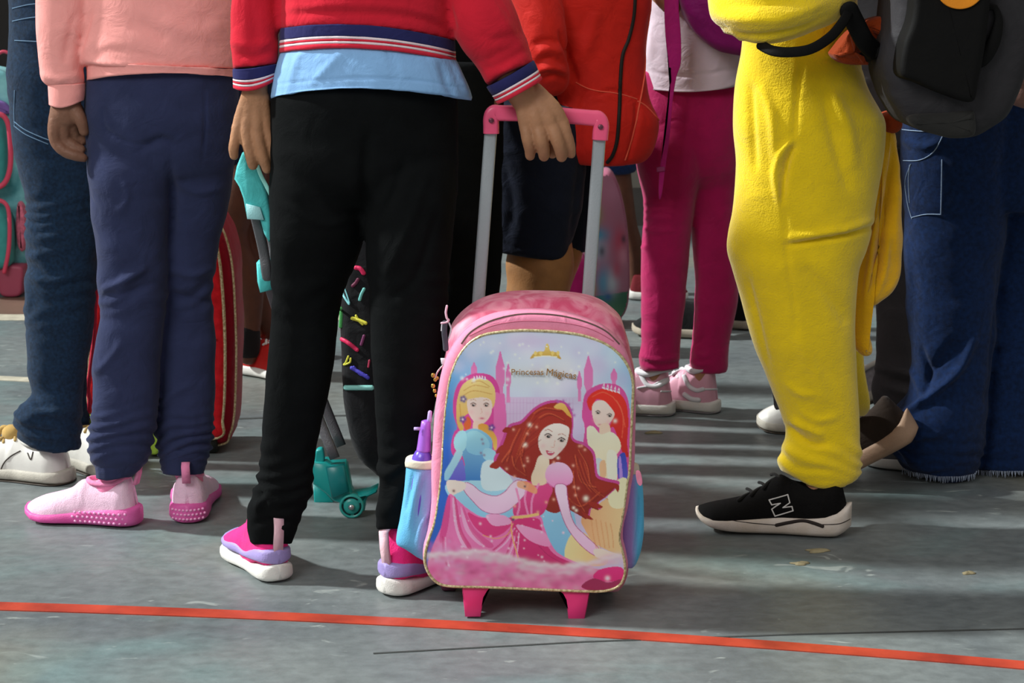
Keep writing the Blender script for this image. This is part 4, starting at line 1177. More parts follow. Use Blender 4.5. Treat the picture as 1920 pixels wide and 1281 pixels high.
bl = fabric('black_mesh', '#0e0d0d', var=0.15, scale=500, bump=0.6, rough=0.8, sheen=0.0, spec=.1)
dsole = mat('dirty_white_foam', '#cfc0ae', rough=0.6, var=0.12, vscale=26, col2='#d9cfc6')
run = dict(W=0.37, upper_mat=bl, sole_top=[(0, .058), (.1, .048), (.25, .040), (.45, .038), (.7, .032), (.85, .026), (.95, .027), (1, .032)],
           top=[(0, .100), (.08, .104), (.22, .092), (.36, .094), (.46, .104), (.55, .084), (.68, .062), (.82, .050), (.93, .042), (1, .036)],
           low0=[(0, .018), (.06, .005), (.15, .000), (.6, .001), (.8, .004), (.92, .012), (1, .026)], low1=[(0, .062), (.1, .050), (.25, .042), (.45, .040), (.7, .034), (.85, .028), (.95, .029), (1, .034)],
           soles=[('sole', 'low0', 'low1', 1.10, dsole)], laces=(fabric('black_laces', '#1c1b1b'), 0.003, 6), collar_r=0.006)
r = shoe(p7, (1590, 1003), (1330, 985), run, L=0.272, label='black running sneaker with pale dirty sole and outlined letter, flat on the floor')
sh7 = r[0]
t_ = bvh(sh7)
lg = [(1442, 938), (1477, 928), (1481, 943), (1468, 952), (1485, 950), (1487, 958), (1453, 968), (1447, 955), (1463, 944), (1447, 947), (1442, 938)]
ms = [stroke(t_, [lg[i], lg[i + 1]], 1.3, sub=4, Yd=Y7) for i in range(len(lg) - 1)]
obj('logo', join(*[m_ for m_ in ms if len(m_[0])]), mat('logo_white', '#d9d6d2', rough=0.4), sh7)
sl = [c for c in sh7.children if c.name.startswith('sole')][0]
t2 = bvh(sl)
obj('sole_groove', join(stroke(t2, [(1456, 985), (1480, 980), (1505, 977), (1525, 981), (1542, 987)], 3.6, back=0.0003), stroke(t2, [(1345, 972), (1400, 980), (1456, 985)], 0.9, back=0.0002), stroke(t2, [(1542, 984), (1575, 982), (1600, 970)], 0.9, back=0.0002)), mat('groove', '#2a211e', rough=0.8), sl)
# trailing foot on its toes
run2 = dict(run); run2.pop('laces'); run2.update(upper_mat=fabric('brown_black_mesh', '#2b211b', rough=0.8), soles=[('sole', 'low0', 'low1', 1.12, mat('tan_foam', '#a98a72', rough=0.6, var=0.15, vscale=30))])
shoe(p7, (1752, 922), (1556, 908), run2, L=0.262, pitch=math.radians(32), label='trailing brown and black sneaker raised on its toes with tan sole')
body(p7, SK3, at(1500, 100, Y7)[0], Y7, 0.80, 1.50, -80, legs=[inl([(1520, 200, Y7, 66), (1510, 450, Y7, 56), (1530, 700, Y7, 42), (1540, 860, Y7, 30)]), ankle((1590, 1003), (1330, 985), .272, .022, .13), inl([(1560, 200, Y7 + .1, 60), (1575, 500, Y7 + .14, 30), (1595, 740, Y7 + .24, 18)])],
     arms=[inl([(1585, -230, Y7 - .03, 40), (1585, -110, Y7 - .08, 36), (1520, 5, Y7 - .15, 30), (1400, 16, Y7 - .17, 26)])], hair='#241811', w=.8)
garment(p7, 'sock', fabric('black_sock', '#181616'), limb([(1535, 938, Y7, 26), (1536, 910, Y7, 27), (1538, 880, Y7, 28)]), amp=0.001)

# grey and black backpack on the costume's back
gry = fabric('graphite_nylon', '#333235', rough=0.7, var=0.1, sheen=0.0)
blk = fabric('black_nylon', '#0b0b0b', rough=0.7, var=0.1, sheen=0.0, spec=.15, big=.15)
bp7 = thing('backpack', 'graphite grey and black backpack with orange emblem worn on the yellow costume', 'backpack', tuple(at(1750, 230, Y7 - .08)))
mainb = slab([(1650, -260), (1640, -100), (1634, 20), (1622, 70), (1617, 110), (1624, 150), (1642, 186), (1664, 216), (1700, 230), (1735, 238), (1775, 236), (1805, 222), (1834, 200), (1856, 158), (1876, 96), (1900, 30), (1915, -80), (1900, -240), (1790, -300)], Y7, -0.22, -0.02, bevel=0.035, bulge=0.015)
obj('bag_body', cloth(mainb, amp=0.002, low=0.003, seed=78, folds=[([(1800, 20), (1790, 100), (1764, 190)], 5, -0.006), ([(1830, 150), (1800, 190), (1782, 220)], 7, -0.004), ([(1640, 150), (1700, 176), (1758, 182)], 5, -0.004)]), gry, bp7)
obj('black_pocket', cloth(slab([(1662, -220), (1655, -60), (1650, 20), (1634, 70), (1630, 122), (1662, 138), (1710, 158), (1758, 168), (1768, 130), (1778, 70), (1786, 0), (1792, -100), (1788, -230), (1720, -260)], Y7, -0.268, -0.19, bevel=0.012, bulge=0.0), amp=0.001), blk, bp7)
em = obj('emblem', slab([(1698, -50), (1732, -68), (1766, -50), (1772, -20), (1756, 0), (1732, 7), (1708, 0), (1694, -20)], Y7, -0.274, -0.26, bevel=0.002, bulge=0.001), mat('orange_print', '#f5961e', rough=0.5), bp7)
obj('bottom_panel', cloth(slab([(1660, 196), (1720, 190), (1760, 184), (1772, 190), (1772, 230), (1735, 237), (1700, 229), (1666, 216)], Y7, -0.232, -0.1, bevel=0.015), amp=0.001), fabric('dark_grey_nylon', '#2b2b2a'), bp7)
obj('side_handle', sweep(np.array([[*at(a, b, Y7 - .242), px2m(c, Y7), .5] for a, b, c in ((1866, 14, 5), (1872, 40, 8), (1862, 80, 12), (1842, 112, 12), (1824, 112, 9), (1822, 80, 8), (1836, 40, 8), (1850, 16, 6), (1866, 14, 5))]), n=12), blk, bp7)
obj('grey_piping', join(sweep(np.array([[*at(a, b, Y7 - .222), px2m(2, Y7), 1] for a, b in ((1858, 20), (1875, 10), (1898, 2))]), n=8), sweep(np.array([[*at(a, b, Y7 - .222), px2m(2, Y7), 1] for a, b in ((1860, 77), (1875, 77), (1890, 74))]), n=8)), mat('reflective_grey', '#8c8a94', rough=0.4), bp7)
def ribbon(pts, Y, w, th=3.0, n=12):
    return sweep(np.array([[*at(a, b, Y if not c else Y + c), px2m(w, Y), .35] for a, b, c in pts]), n=n, sub=6, p=3)
obj('waist_strap', ribbon([(1426, 84, -.20), (1448, 95, -.225), (1480, 98, -.235), (1520, 92, -.235), (1556, 70, -.22), (1580, 42, -.2), (1592, 20, -.18)], Y7, 9), blk, bp7)
obj('shoulder_strap', ribbon([(1592, 20, -.18), (1606, 48, -.17), (1622, 78, -.16), (1640, 96, -.14)], Y7, 17), blk, bp7)
obj('shoulder_strap', ribbon([(1640, 96, -.14), (1625, 105, -.13), (1618, 110, -.12)], Y7, 12), blk, bp7)

# ============================================================ wide blue jeans, right edge
Y9 = Yg(895)
p9 = thing('person', 'person in wide blue jeans with frayed hems and taupe puffer jacket at the right edge', 'person', (at(1860, 600, Y9)[0], Y9, 0))
K1 = [(200, 1692, 1900), (243, 1689, 1895), (300, 1690, 1890), (400, 1697, 1888), (440, 1699, 1885), (503, 1701, 1877), (560, 1706, 1873), (640, 1706, 1870), (700, 1704, 1860), (744, 1698, 1855), (772, 1678, 1852), (800, 1658, 1848), (825, 1658, 1845), (842, 846, 850, 1663, 1842), (868, 884, 880, 1682, 1836), (884, 903, 896, 1698, 1828), (888, 908, 900, 1712, 1822)]
K2 = [(200, 1800, 2000), (440, 1846, 1995), (600, 1850, 1992), (700, 1842, 1990), (800, 1832, 1988), (885, 892, 890, 1818, 1980)]
g9 = garment(p9, 'jeans', M['bluejean'], join(tube(K1, Y9, 0.8), tube(K2, Y9 + .05, 0.8), tube([(140, 1700, 1985), (240, 1690, 1996), (340, 1692, 1996), (400, 1700, 1990)], Y9 + .02, 0.5, n=72)), voxel=0.006, amp=0.003, low=0.004, seed=91,
        folds=[([(1830, 625), (1800, 690), (1745, 742), (1680, 790)], 7, 0.014), ([(1800, 640), (1780, 660), (1730, 720)], 12, -0.010), ([(1724, 650), (1740, 700), (1735, 740)], 6, -0.008), ([(1670, 830), (1720, 822), (1770, 812)], 5, 0.007), ([(1700, 440), (1706, 560), (1700, 640)], 5, 0.005), ([(1875, 500), (1868, 620), (1850, 760)], 6, -0.010), ([(1700, 690), (1728, 740), (1722, 760)], 5, 0.005),
               ([(1690, 862), (1740, 880), (1800, 870)], 6, 0.005), ([(1690, 262), (1730, 276), (1766, 262)], 6, 0.006)], gathers=[(850, 40, 0.003, 26, -0.2)])
t9 = bvh(g9)
thr = mat('pale_thread', '#8fa6c4', rough=0.8)
ms = [stroke(t9, p_, 0.9, Yd=Y9) for p_ in ([(1692, 243), (1730, 246), (1772, 244)], [(1768, 254), (1750, 285), (1725, 300), (1694, 301)], [(1766, 300), (1765, 360), (1764, 402)], [(1764, 402), (1735, 402), (1710, 408)], [(1708, 308), (1698, 340), (1702, 380), (1710, 410)], [(1706, 310), (1704, 340), (1706, 380)])]
obj('stitching', join(*[q for q in ms if len(q[0])]), thr, p9)['kind'] = 'stuff'
fr = []
for i in range(90):
    a = i / 69
    px = 1690 + a * 215
    y0 = np.interp(px, [1690, 1712, 1760, 1800, 1826, 1832, 1880, 1905], [884, 893, 902, 902, 897, 890, 892, 892]) - 9
    h = hit(t9, px, y0, 0.001)
    if h is None: continue
    fr.append(sweep(np.array([[*h, .0008, 1], [h[0] + rng.uniform(-.002, .002), h[1] - .002, h[2] - rng.uniform(.007, .014), .0005, 1]]), n=5, sub=2, caps=False))
if fr:
    o = obj('frayed_hem', join(*fr), mat('fray', '#a9b6cc', rough=0.9), p9); o['kind'] = 'stuff'
garment(p9, 'puffer_jacket', M['taupe'], join(fix(tube([(-320, 1800, 2000), (-260, 1780, 2030), (-100, 1800, 2040), (100, 1850, 2040), (165, 1860, 2030)], Y9 + .04, 0.6, n=80)), fix(limb([(1960, -260, Y9 - .06, 60), (1965, -120, Y9 - .1, 66), (1950, 20, Y9 - .14, 66), (1930, 110, Y9 - .16, 66), (1928, 150, Y9 - .16, 52)], n=60, sub=8))), amp=0.004, low=0.006, freq=(10, 10, 22), seed=93,
        folds=[([(1870, 110), (1890, 150), (1910, 176)], 4, -0.008), ([(1905, 100), (1888, 140), (1880, 170)], 4, -0.007), ([(1880, 60), (1895, 90), (1918, 96)], 5, -0.008)])
garment(p9, 'under_shirt', fabric('black_shirt2', '#0d0e10'), tube([(60, 1862, 2010), (140, 1856, 2010), (190, 1862, 2010), (225, 236, 225, 1875, 2010), (232, 244, 232, 1880, 2008)], Y9 + .0, 0.62, n=80), amp=0.003)
body(p9, SK2, at(1920, 100, Y9)[0], Y9 + .04, 0.78, 1.45, -60, legs=[inl([(1790, 250, Y9, 60), (1785, 500, Y9, 50), (1770, 860, Y9, 28)]), inl([(1920, 250, Y9 + .05, 56), (1925, 500, Y9 + .05, 44), (1900, 850, Y9 + .05, 24)])],
     arms=[limb([(1960, -260, Y9 - .06, 36), (1950, 20, Y9 - .14, 30), (1928, 140, Y9 - .16, 24)])], hair='#1b1310', w=.8)
shoe(p9, (1800, 893), (1715, 880), gen, L=0.21)
shoe(p9, (1930, 885), (1850, 868), gen, L=0.21)

# ============================================================ charcoal trousers and white shoes behind the yellow costume
Y8 = Yg(812)
p8 = thing('person', 'person in charcoal trousers and white sneakers walking behind the yellow costume', 'person', (at(1600, 600, Y8)[0], Y8, 0))
g8 = join(tube([(150, 1560, 1715), (300, 1590, 1716), (480, 1628, 1716), (560, 1640, 1715), (640, 1642, 1714), (700, 1640, 1712), (730, 1636, 1712), (762, 1640, 1708)], Y8, 0.8),
          tube([(150, 1500, 1640), (300, 1470, 1600), (500, 1450, 1560), (700, 1446, 1520), (770, 1450, 1520)], Y8 - .1, 0.8), tube([(100, 1500, 1715), (200, 1500, 1716), (280, 1510, 1712)], Y8 - .05, 0.7))
garment(p8, 'trousers', M['charcoal'], g8, voxel=0.007, amp=0.003, seed=81, folds=[([(1640, 700), (1680, 712), (1712, 722)], 5, -0.008), ([(1650, 720), (1690, 736), (1712, 740)], 5, 0.007), ([(1640, 690), (1680, 696), (1712, 706)], 5, 0.006)])
garment(p8, 'sweater', fabric('grey_sweater', '#4b4d52'), tube([(-260, 1560, 1660), (-210, 1500, 1720), (-100, 1490, 1724), (0, 1495, 1722), (130, 1500, 1718), (170, 1502, 1716)], Y8, 0.7, n=70), amp=0.003)
body(p8, SK2, at(1610, 100, Y8)[0], Y8, 0.78, 1.5, -80, legs=[inl([(1660, 200, Y8, 40), (1678, 500, Y8, 30), (1670, 760, Y8, 22)]), inl([(1560, 200, Y8 - .1, 40), (1500, 500, Y8 - .1, 34), (1480, 770, Y8 - .1, 24)])], hair='#120d0a')
shoe(p8, (1606, 814), (1430, 803), court, L=0.215, label='white sneaker peeking out left of the yellow costume leg')
shoe(p8, (1700, 800), (1590, 775), dict(court, upper_mat=mat('grey_white_mesh', '#8f8d94', rough=0.6, var=0.3, vscale=80)), L=0.22, pitch=math.radians(25), label='grey and white sneaker lifted behind the yellow costume')

# ============================================================ background children
Y11 = Yg(708)
p11 = thing('person', 'bare-legged child in black socks and red sneakers behind the red bag', 'person', (at(465, 500, Y11)[0], Y11, 0))
skd = SKD
garment(p11, 'shorts', M['darknavy'], join(tube([(140, 395, 540), (220, 392, 540), (300, 396, 520), (318, 400, 500)], Y11, 0.7)), amp=0.003, seed=5)
garment(p11, 't_shirt', fabric('grey_tee', '#6f7073'), tube([(-140, 420, 500), (-100, 390, 545), (0, 395, 540), (160, 394, 542)], Y11, 0.65, n=60), amp=0.003)
body(p11, skd, at(465, 100, Y11)[0], Y11, 0.62, 1.25, 40, legs=[limb([(470, 230, Y11, 40, .7), (455, 340, Y11, 42), (432, 420, Y11, 36), (438, 470, Y11, 33), (462, 530, Y11, 32), (468, 590, Y11, 24), (466, 640, Y11, 20), (466, 668, Y11, 18)]), limb([(490, 250, Y11 + .06, 36), (482, 420, Y11 + .06, 32), (478, 500, Y11 + .06, 28), (490, 580, Y11 + .06, 22), (500, 620, Y11 + .06, 20)])],
     hair='#100b08', coarse_voxel=0.007)
garment(p11, 'sock', fabric('black_sock', '#181616'), limb([(466, 618, Y11, 24), (466, 634, Y11, 24), (466, 655, Y11, 22)]), amp=0.001)
redu = fabric('red_shoe_mesh', '#b5201c', var=0.1)
rs = dict(gen); rs.update(upper_mat=redu, top=[(0, .092), (.1, .098), (.3, .088), (.42, .092), (.55, .084), (.7, .066), (.82, .056), (.93, .044), (1, .032)], soles=[('sole', 'low0', 'low1', 1.1, wht)])
shoe(p11, (444, 696), (560, 716), rs, L=0.21, label='red sneaker with white sole')
shoe(p11, (490, 660), (560, 668), dict(gen, upper_mat=mat('grey_knit', '#8d8790')), L=0.19)

Y12 = Yg(560)
p12 = thing('person', 'bare-legged child in denim shorts standing far behind, beside the magenta leggings', 'person', (at(1180, 450, Y12)[0], Y12, 0))
garment(p12, 'shorts', M['bluejean'], tube([(170, 1120, 1200), (250, 1118, 1202), (305, 1122, 1196), (322, 326, 320, 1130, 1190)], Y12, 0.8), amp=0.002, seed=2)
garment(p12, 't_shirt', fabric('cream_tee', '#b9b2a0'), tube([(-90, 1130, 1200), (-60, 1105, 1220), (40, 1108, 1216), (190, 1112, 1206)], Y12, 0.65, n=60), amp=0.003)
body(p12, skd, at(1162, 50, Y12)[0], Y12, 0.60, 1.2, -10, legs=[limb([(1158, 270, Y12, 22), (1166, 340, Y12, 19), (1178, 420, Y12, 17), (1190, 470, Y12, 17), (1192, 530, Y12, 12), (1192, 550, Y12, 12)]), limb([(1140, 270, Y12 + .1, 22), (1138, 420, Y12 + .1, 17), (1136, 540, Y12 + .1, 11)])], hair='#16100c', coarse_voxel=0.007)
shoe(p12, (1178, 560), (1212, 562), dict(gen, upper_mat=fabric('maroon_shoe', '#6d1f26')), L=0.18)
shoe(p12, (1128, 552), (1160, 552), dict(gen, upper_mat=fabric('maroon_shoe', '#6d1f26')), L=0.18)

Y13 = Yg(628)
p13 = thing('person', 'person in black trousers and black sneakers standing behind the magenta leggings', 'person', (at(1345, 450, Y13)[0], Y13, 0))
garment(p13, 'trousers', M['black'], join(tube([(120, 1315, 1385), (300, 1318, 1380), (450, 1322, 1378), (590, 1325, 1372)], Y13, 0.8), tube([(120, 1310, 1375), (300, 1312, 1370), (450, 1316, 1366), (580, 1320, 1358)], Y13 + .12, 0.8)), amp=0.002)
garment(p13, 'sweater', fabric('navy_sweater', '#20263a'), tube([(-120, 1320, 1380), (-90, 1300, 1400), (60, 1306, 1392), (140, 1308, 1390)], Y13 + .05, 0.8, n=60), amp=0.002)
body(p13, SKD, at(1348, 50, Y13)[0], Y13 + .05, 0.7, 1.3, -70, legs=[inl([(1348, 200, Y13, 24), (1348, 400, Y13, 20), (1348, 590, Y13, 14)])], hair='#120d0a', w=0.9)
bs = dict(gen, upper_mat=fabric('black_shoe', '#171819'), soles=[('sole', 'low0', 'low1', 1.1, mat('cream_sole', '#a59b8a'))], top=[(0, .10), (.1, .105), (.3, .098), (.42, .10), (.55, .088), (.7, .068), (.82, .056), (.93, .044), (1, .032)])
shoe(p13, (1352, 634), (1270, 630), bs, L=0.24)
shoe(p13, (1420, 618), (1350, 612), bs, L=0.22)
# ============================================================ painted prints (flat colour per vertex)
class Canvas:
    def __init__(s, x0, y0, x1, y1, k=2):
        s.x0, s.y0, s.k = x0, y0, k
        s.gain = 1.0
        s.w, s.h = int((x1 - x0) * k), int((y1 - y0) * k)
        s.a = np.zeros((s.h, s.w, 3))
        s.X, s.Y = np.meshgrid(x0 + (np.arange(s.w) + .5) / k, y0 + (np.arange(s.h) + .5) / k)
    def mask(s, P):
        P = np.asarray(P, float)
        m = np.zeros((s.h, s.w), bool)
        i0 = max(int((P[:, 0].min() - s.x0) * s.k), 0); i1 = min(int((P[:, 0].max() - s.x0) * s.k) + 2, s.w)
        j0 = max(int((P[:, 1].min() - s.y0) * s.k), 0); j1 = min(int((P[:, 1].max() - s.y0) * s.k) + 2, s.h)
        if i1 <= i0 or j1 <= j0: return m
        X, Y = s.X[j0:j1, i0:i1], s.Y[j0:j1, i0:i1]
        ins = np.zeros(X.shape, bool)
        x1, y1 = P[-1]
        for x2, y2 in P:
            if y1 != y2:
                c = ((y1 > Y) != (y2 > Y)) & (X < (x2 - x1) * (Y - y1) / (y2 - y1) + x1)
                ins ^= c
            x1, y1 = x2, y2
        m[j0:j1, i0:i1] = ins
        return m
    def fill(s, pts, col, col2=None, ang=90, smooth=True, alpha=1.0, span=None):
        P = cat(pts, 6, True) if smooth else np.array(pts, float)
        m = s.mask(P)
        if not m.any(): return
        c = np.array(lin(col))
        if col2 is not None:
            d = s.X[m] * math.cos(math.radians(ang)) + s.Y[m] * math.sin(math.radians(ang))
            t = ((d - d.min()) / (d.max() - d.min() + 1e-9))[:, None]
            c = c * (1 - t) + np.array(lin(col2)) * t
        s.a[m] = s.a[m] * (1 - alpha) + c * alpha
    def line(s, pts, w, col, alpha=1.0):
        P = cat(pts, 8) if len(pts) > 2 else np.array(pts, float)
        for i in range(len(P) - 1):
            a, b = P[i], P[i + 1]
            i0 = max(int((min(a[0], b[0]) - w - s.x0) * s.k), 0); i1 = min(int((max(a[0], b[0]) + w - s.x0) * s.k) + 2, s.w)
            j0 = max(int((min(a[1], b[1]) - w - s.y0) * s.k), 0); j1 = min(int((max(a[1], b[1]) + w - s.y0) * s.k) + 2, s.h)
            if i1 <= i0 or j1 <= j0: continue
            X, Y = s.X[j0:j1, i0:i1], s.Y[j0:j1, i0:i1]
            e = b - a
            t = np.clip(((X - a[0]) * e[0] + (Y - a[1]) * e[1]) / (e @ e + 1e-9), 0, 1)
            d = np.hypot(X - a[0] - t * e[0], Y - a[1] - t * e[1])
            m = d < w / 2
            s.a[j0:j1, i0:i1][m] = s.a[j0:j1, i0:i1][m] * (1 - alpha) + np.array(lin(col)) * alpha
    def spot(s, x, y, r, col, alpha=1.0, soft=1.0, ry=None):
        ry = ry or r
        i0 = max(int((x - 2.5 * r - s.x0) * s.k), 0); i1 = min(int((x + 2.5 * r - s.x0) * s.k) + 2, s.w)
        j0 = max(int((y - 2.5 * ry - s.y0) * s.k), 0); j1 = min(int((y + 2.5 * ry - s.y0) * s.k) + 2, s.h)
        if i1 <= i0 or j1 <= j0: return
        X, Y = s.X[j0:j1, i0:i1], s.Y[j0:j1, i0:i1]
        q = ((X - x) / r) ** 2 + ((Y - y) / ry) ** 2
        m = (np.exp(-q * 1.2) * alpha if soft else (q < 1) * alpha)[..., None]
        s.a[j0:j1, i0:i1] = s.a[j0:j1, i0:i1] * (1 - m) + np.array(lin(col)) * m
    def halo(s, pts, w, col):
        P = cat(pts, 6, True)
        s.fill(P, col, smooth=False)
        s.line(list(P[::2]) + [P[0]], w, col)
    def sample(s, px, py):
        x = np.clip((px - s.x0) * s.k - .5, 0, s.w - 1.001); y = np.clip((py - s.y0) * s.k - .5, 0, s.h - 1.001)
        i, j = x.astype(int), y.astype(int); fx, fy = (x - i)[:, None], (y - j)[:, None]
        A = s.a
        return np.clip(s.gain * ((A[j, i] * (1 - fx) + A[j, i + 1] * fx) * (1 - fy) + (A[j + 1, i] * (1 - fx) + A[j + 1, i + 1] * fx) * fy), 0, 0.92)

def print_panel(outline, Y, cv, bulge, step=1.25, thick=0.002, crease=0.0):
    """curved printed front: a fine sheet with a closed back, coloured per vertex"""
    P = cat(outline, 8, True)
    x0, x1, y0, y1 = P[:, 0].min(), P[:, 0].max(), P[:, 1].min(), P[:, 1].max()
    xs, ys = np.arange(x0, x1 + step, step), np.arange(y0, y1 + step, step)
    X, Yp = np.meshgrid(xs, ys)
    c2 = Canvas(x0 - 4, y0 - 4, x1 + 4, y1 + 4, 1)
    m = c2.mask(P)
    ii = np.clip((X - c2.x0).astype(int), 0, c2.w - 1); jj = np.clip((Yp - c2.y0).astype(int), 0, c2.h - 1)
    ins = m[jj, ii]
    idx = -np.ones(X.shape, int)
    cell = ins[:-1, :-1] & ins[1:, :-1] & ins[:-1, 1:] & ins[1:, 1:]
    use = np.zeros(X.shape, bool)
    use[:-1, :-1] |= cell; use[1:, :-1] |= cell; use[:-1, 1:] |= cell; use[1:, 1:] |= cell
    idx[use] = np.arange(use.sum())
    px, py = X[use], Yp[use]
    W = at(px, py, Y)
    u = (px - (x0 + x1) / 2) / ((x1 - x0) / 2); v = (py - (y0 + y1) / 2) / ((y1 - y0) / 2)
    h = np.clip(1 - np.abs(u) ** 2.6, 0, 1) * np.clip(1 - np.abs(v) ** 2.6, 0, 1)
    d = bulge * h
    if crease:
        d = d + crease * noise3(np.stack([px / 60, py / 45, 0 * px], -1)) * h
    t = (Y - d) / Y
    V = np.stack([W[:, 0], Y - d, W[:, 2]], -1)
    a = idx[:-1, :-1][cell]; b = idx[:-1, 1:][cell]; c = idx[1:, 1:][cell]; e = idx[1:, :-1][cell]
    F = np.stack([a, e, c, b], -1)
    return V, F, cv.sample(px, py)

# ------------------------------------------------------------ the storybook print
cv = Canvas(785, 610, 1205, 1120, 2)
X, Y_ = cv.X, cv.Y
def blend(t, a, b):
    return np.array(lin(a)) * (1 - t[..., None]) + np.array(lin(b)) * t[..., None]
base = blend(np.clip((X - 850) / 110, 0, 1), '#5fa6dc', '#ccd6ea')
low = blend(np.clip((X - 840) / 90, 0, 1), '#2c62c4', '#c9bfe0')
t = np.clip((Y_ - 700) / 140, 0, 1)[..., None]
cv.a = base * (1 - t) + low * t
rt = np.clip((X - 1110) / 80, 0, 1)[..., None] * np.clip(1.25 - (Y_ - 620) / 330, 0, 1)[..., None]
cv.a = cv.a * (1 - rt) + np.array(lin('#8ec3e4')) * rt
r2 = np.random.RandomState(5)
for _ in range(60):
    cv.spot(r2.uniform(850, 1180), r2.uniform(620, 740), r2.uniform(8, 26), ['#d9d2ea', '#cfe4ee', '#e6e6f2', '#c5b4dc'][_ % 4], 0.35)
cv.spot(1000, 640, 60, '#cdb6dc', 0.5, ry=16)
cv.spot(1010, 700, 70, '#dfe8ee', 0.6, ry=34)
# pale lilac keep
cv.fill([(938, 742), (1084, 742), (1100, 760), (1104, 870), (930, 870), (930, 760)], '#d7b9da', '#cfc6e2', 0, smooth=False, alpha=.9)
for i in range(22):
    x = 944 + i * 6.2
    cv.line([(x, 745), (x, 830)], 1.1, '#c79acb', .45)
for y in (752, 772, 792, 812): cv.line([(940, y), (1084, y + 2)], 1.2, '#c491c4', .4)
def spire(x, y0, y1, w, base_w=None):
    cv.fill([(x - 1, y0), (x + 1, y0), (x + w * .25, y0 + (y1 - y0) * .12), (x + w / 2, y0 + (y1 - y0) * .25), (x + w * .5, y0 + (y1 - y0) * .5), (x + w * .3, y0 + (y1 - y0) * .6), (x + w * .34, y1), (x - w * .34, y1), (x - w * .3, y0 + (y1 - y0) * .6), (x - w * .5, y0 + (y1 - y0) * .5), (x - w / 2, y0 + (y1 - y0) * .25), (x - w * .25, y0 + (y1 - y0) * .12)], '#dd73b4', '#e58ac0', smooth=False)
spire(938, 658, 770, 17); spire(953, 680, 752, 10); spire(889, 678, 720, 12); spire(1103, 666, 770, 17); spire(1086, 694, 750, 9); spire(1151, 690, 730, 12)
cv.fill([(926, 760), (934, 735), (946, 735), (950, 780), (948, 860), (930, 870)], '#e070b2', smooth=False)
cv.fill([(1094, 744), (1112, 744), (1116, 800), (1096, 830)], '#df7fb8', smooth=False)
cv.fill([(1068, 800), (1092, 770), (1096, 830), (1070, 830)], '#cdbfe0', smooth=False)
# ---- left figure: generic maiden in blue
halo_c = '#d9459a'
hairL = [(858, 745), (866, 722), (882, 709), (900, 706), (918, 712), (928, 728), (928, 752), (921, 765), (908, 772), (880, 772), (866, 786), (870, 800), (864, 806), (857, 790), (856, 765)]
cv.halo([(853, 745), (862, 718), (880, 704), (900, 700), (922, 706), (934, 728), (935, 760), (934, 800), (938, 830), (930, 850), (900, 880), (852, 850), (852, 815), (860, 800), (853, 775)], 5, halo_c)
cv.fill([(926, 740), (944, 750), (946, 830), (930, 840)], '#e46db2')
cv.fill(hairL, '#efd48a', '#d9a850', 90)
for a in ([(870, 730), (890, 720), (916, 724)], [(866, 742), (888, 730), (922, 736)], [(862, 756), (864, 774), (866, 790)], [(884, 716), (900, 712), (918, 722)]): cv.line(a, 1.6, '#c8913f', .6)
cv.fill([(876, 750), (884, 745), (905, 742), (921, 748), (922, 768), (914, 784), (902, 792), (890, 788), (879, 772)], '#f1d6cd', '#efc9c2')
cv.fill([(889, 786), (903, 790), (905, 806), (888, 806)], '#ecc8b8')
for ex, ey in ((888, 757), (912, 757)):
    cv.spot(ex, ey, 4.2, '#5a3a26', .95, ry=2.6); cv.line([(ex - 5, ey - 2.5), (ex, ey - 4.5), (ex + 5, ey - 2.2)], 1.4, '#4a2d20')
    cv.line([(ex - 6, ey - 9), (ex, ey - 11), (ex + 5, ey - 9)], 1, '#b98b55')
cv.spot(904, 781, 5, '#c2486c', .9, ry=2.0)
cv.line([(902, 762), (904, 770), (901, 772)], .9, '#d9a598')
cv.fill([(870, 788), (878, 778), (884, 790), (880, 802), (872, 802)], '#d9602a')
cv.fill([(898, 792), (912, 792), (924, 804), (932, 820), (931, 838), (926, 838), (922, 820), (908, 808), (898, 802)], '#e09a3a', '#e8bf62')
for x, y in ((869, 746), (868, 784), (922, 798)):
    for k in range(5):
        cv.spot(x + 4.2 * math.cos(k * 1.257), y + 4.2 * math.sin(k * 1.257), 3.0, '#4a3f98', .95)
    cv.spot(x, y, 1.8, '#e9e2f4', 1)
for k in range(5):
    cv.fill([(887 + 5 * k, 710 - 2 * math.sin(k * .8)), (892 + 5 * k, 710 - 2 * math.sin(k * .8)), (889.5 + 5 * k, 702 - 2 * math.sin(k * .8))], '#f4e3ee', smooth=False)
cv.spot(892, 707, 1.4, '#7a3fae'); cv.spot(907, 707, 1.4, '#7a3fae')
cv.fill([(872, 806), (890, 800), (908, 806), (922, 820), (922, 842), (914, 856), (908, 880), (908, 902), (872, 902), (872, 870), (866, 845), (864, 820)], '#8cc6e2', '#2f74bf', 90)
cv.fill([(874, 812), (892, 804), (912, 816), (918, 834), (900, 850), (876, 842)], '#9fd6e4', '#86c2e2')
cv.fill([(852, 820), (862, 806), (874, 808), (874, 834), (864, 846), (853, 838)], '#a7dcea')
cv.fill([(858, 840), (868, 846), (858, 868), (842, 896), (834, 898), (834, 884), (846, 862)], '#b4ddeb', '#8cc3e0')
cv.fill([(908, 838), (922, 838), (936, 850), (934, 860), (918, 862), (906, 854)], '#9fd2e6')
for x, y in ((904, 820), (906, 828), (902, 846), (908, 850)): cv.spot(x, y, 2.6, '#8a5a80', .8)
cv.fill([(844, 896), (858, 868), (868, 860), (872, 900), (846, 902)], '#7b7fd6', '#5f56c6')
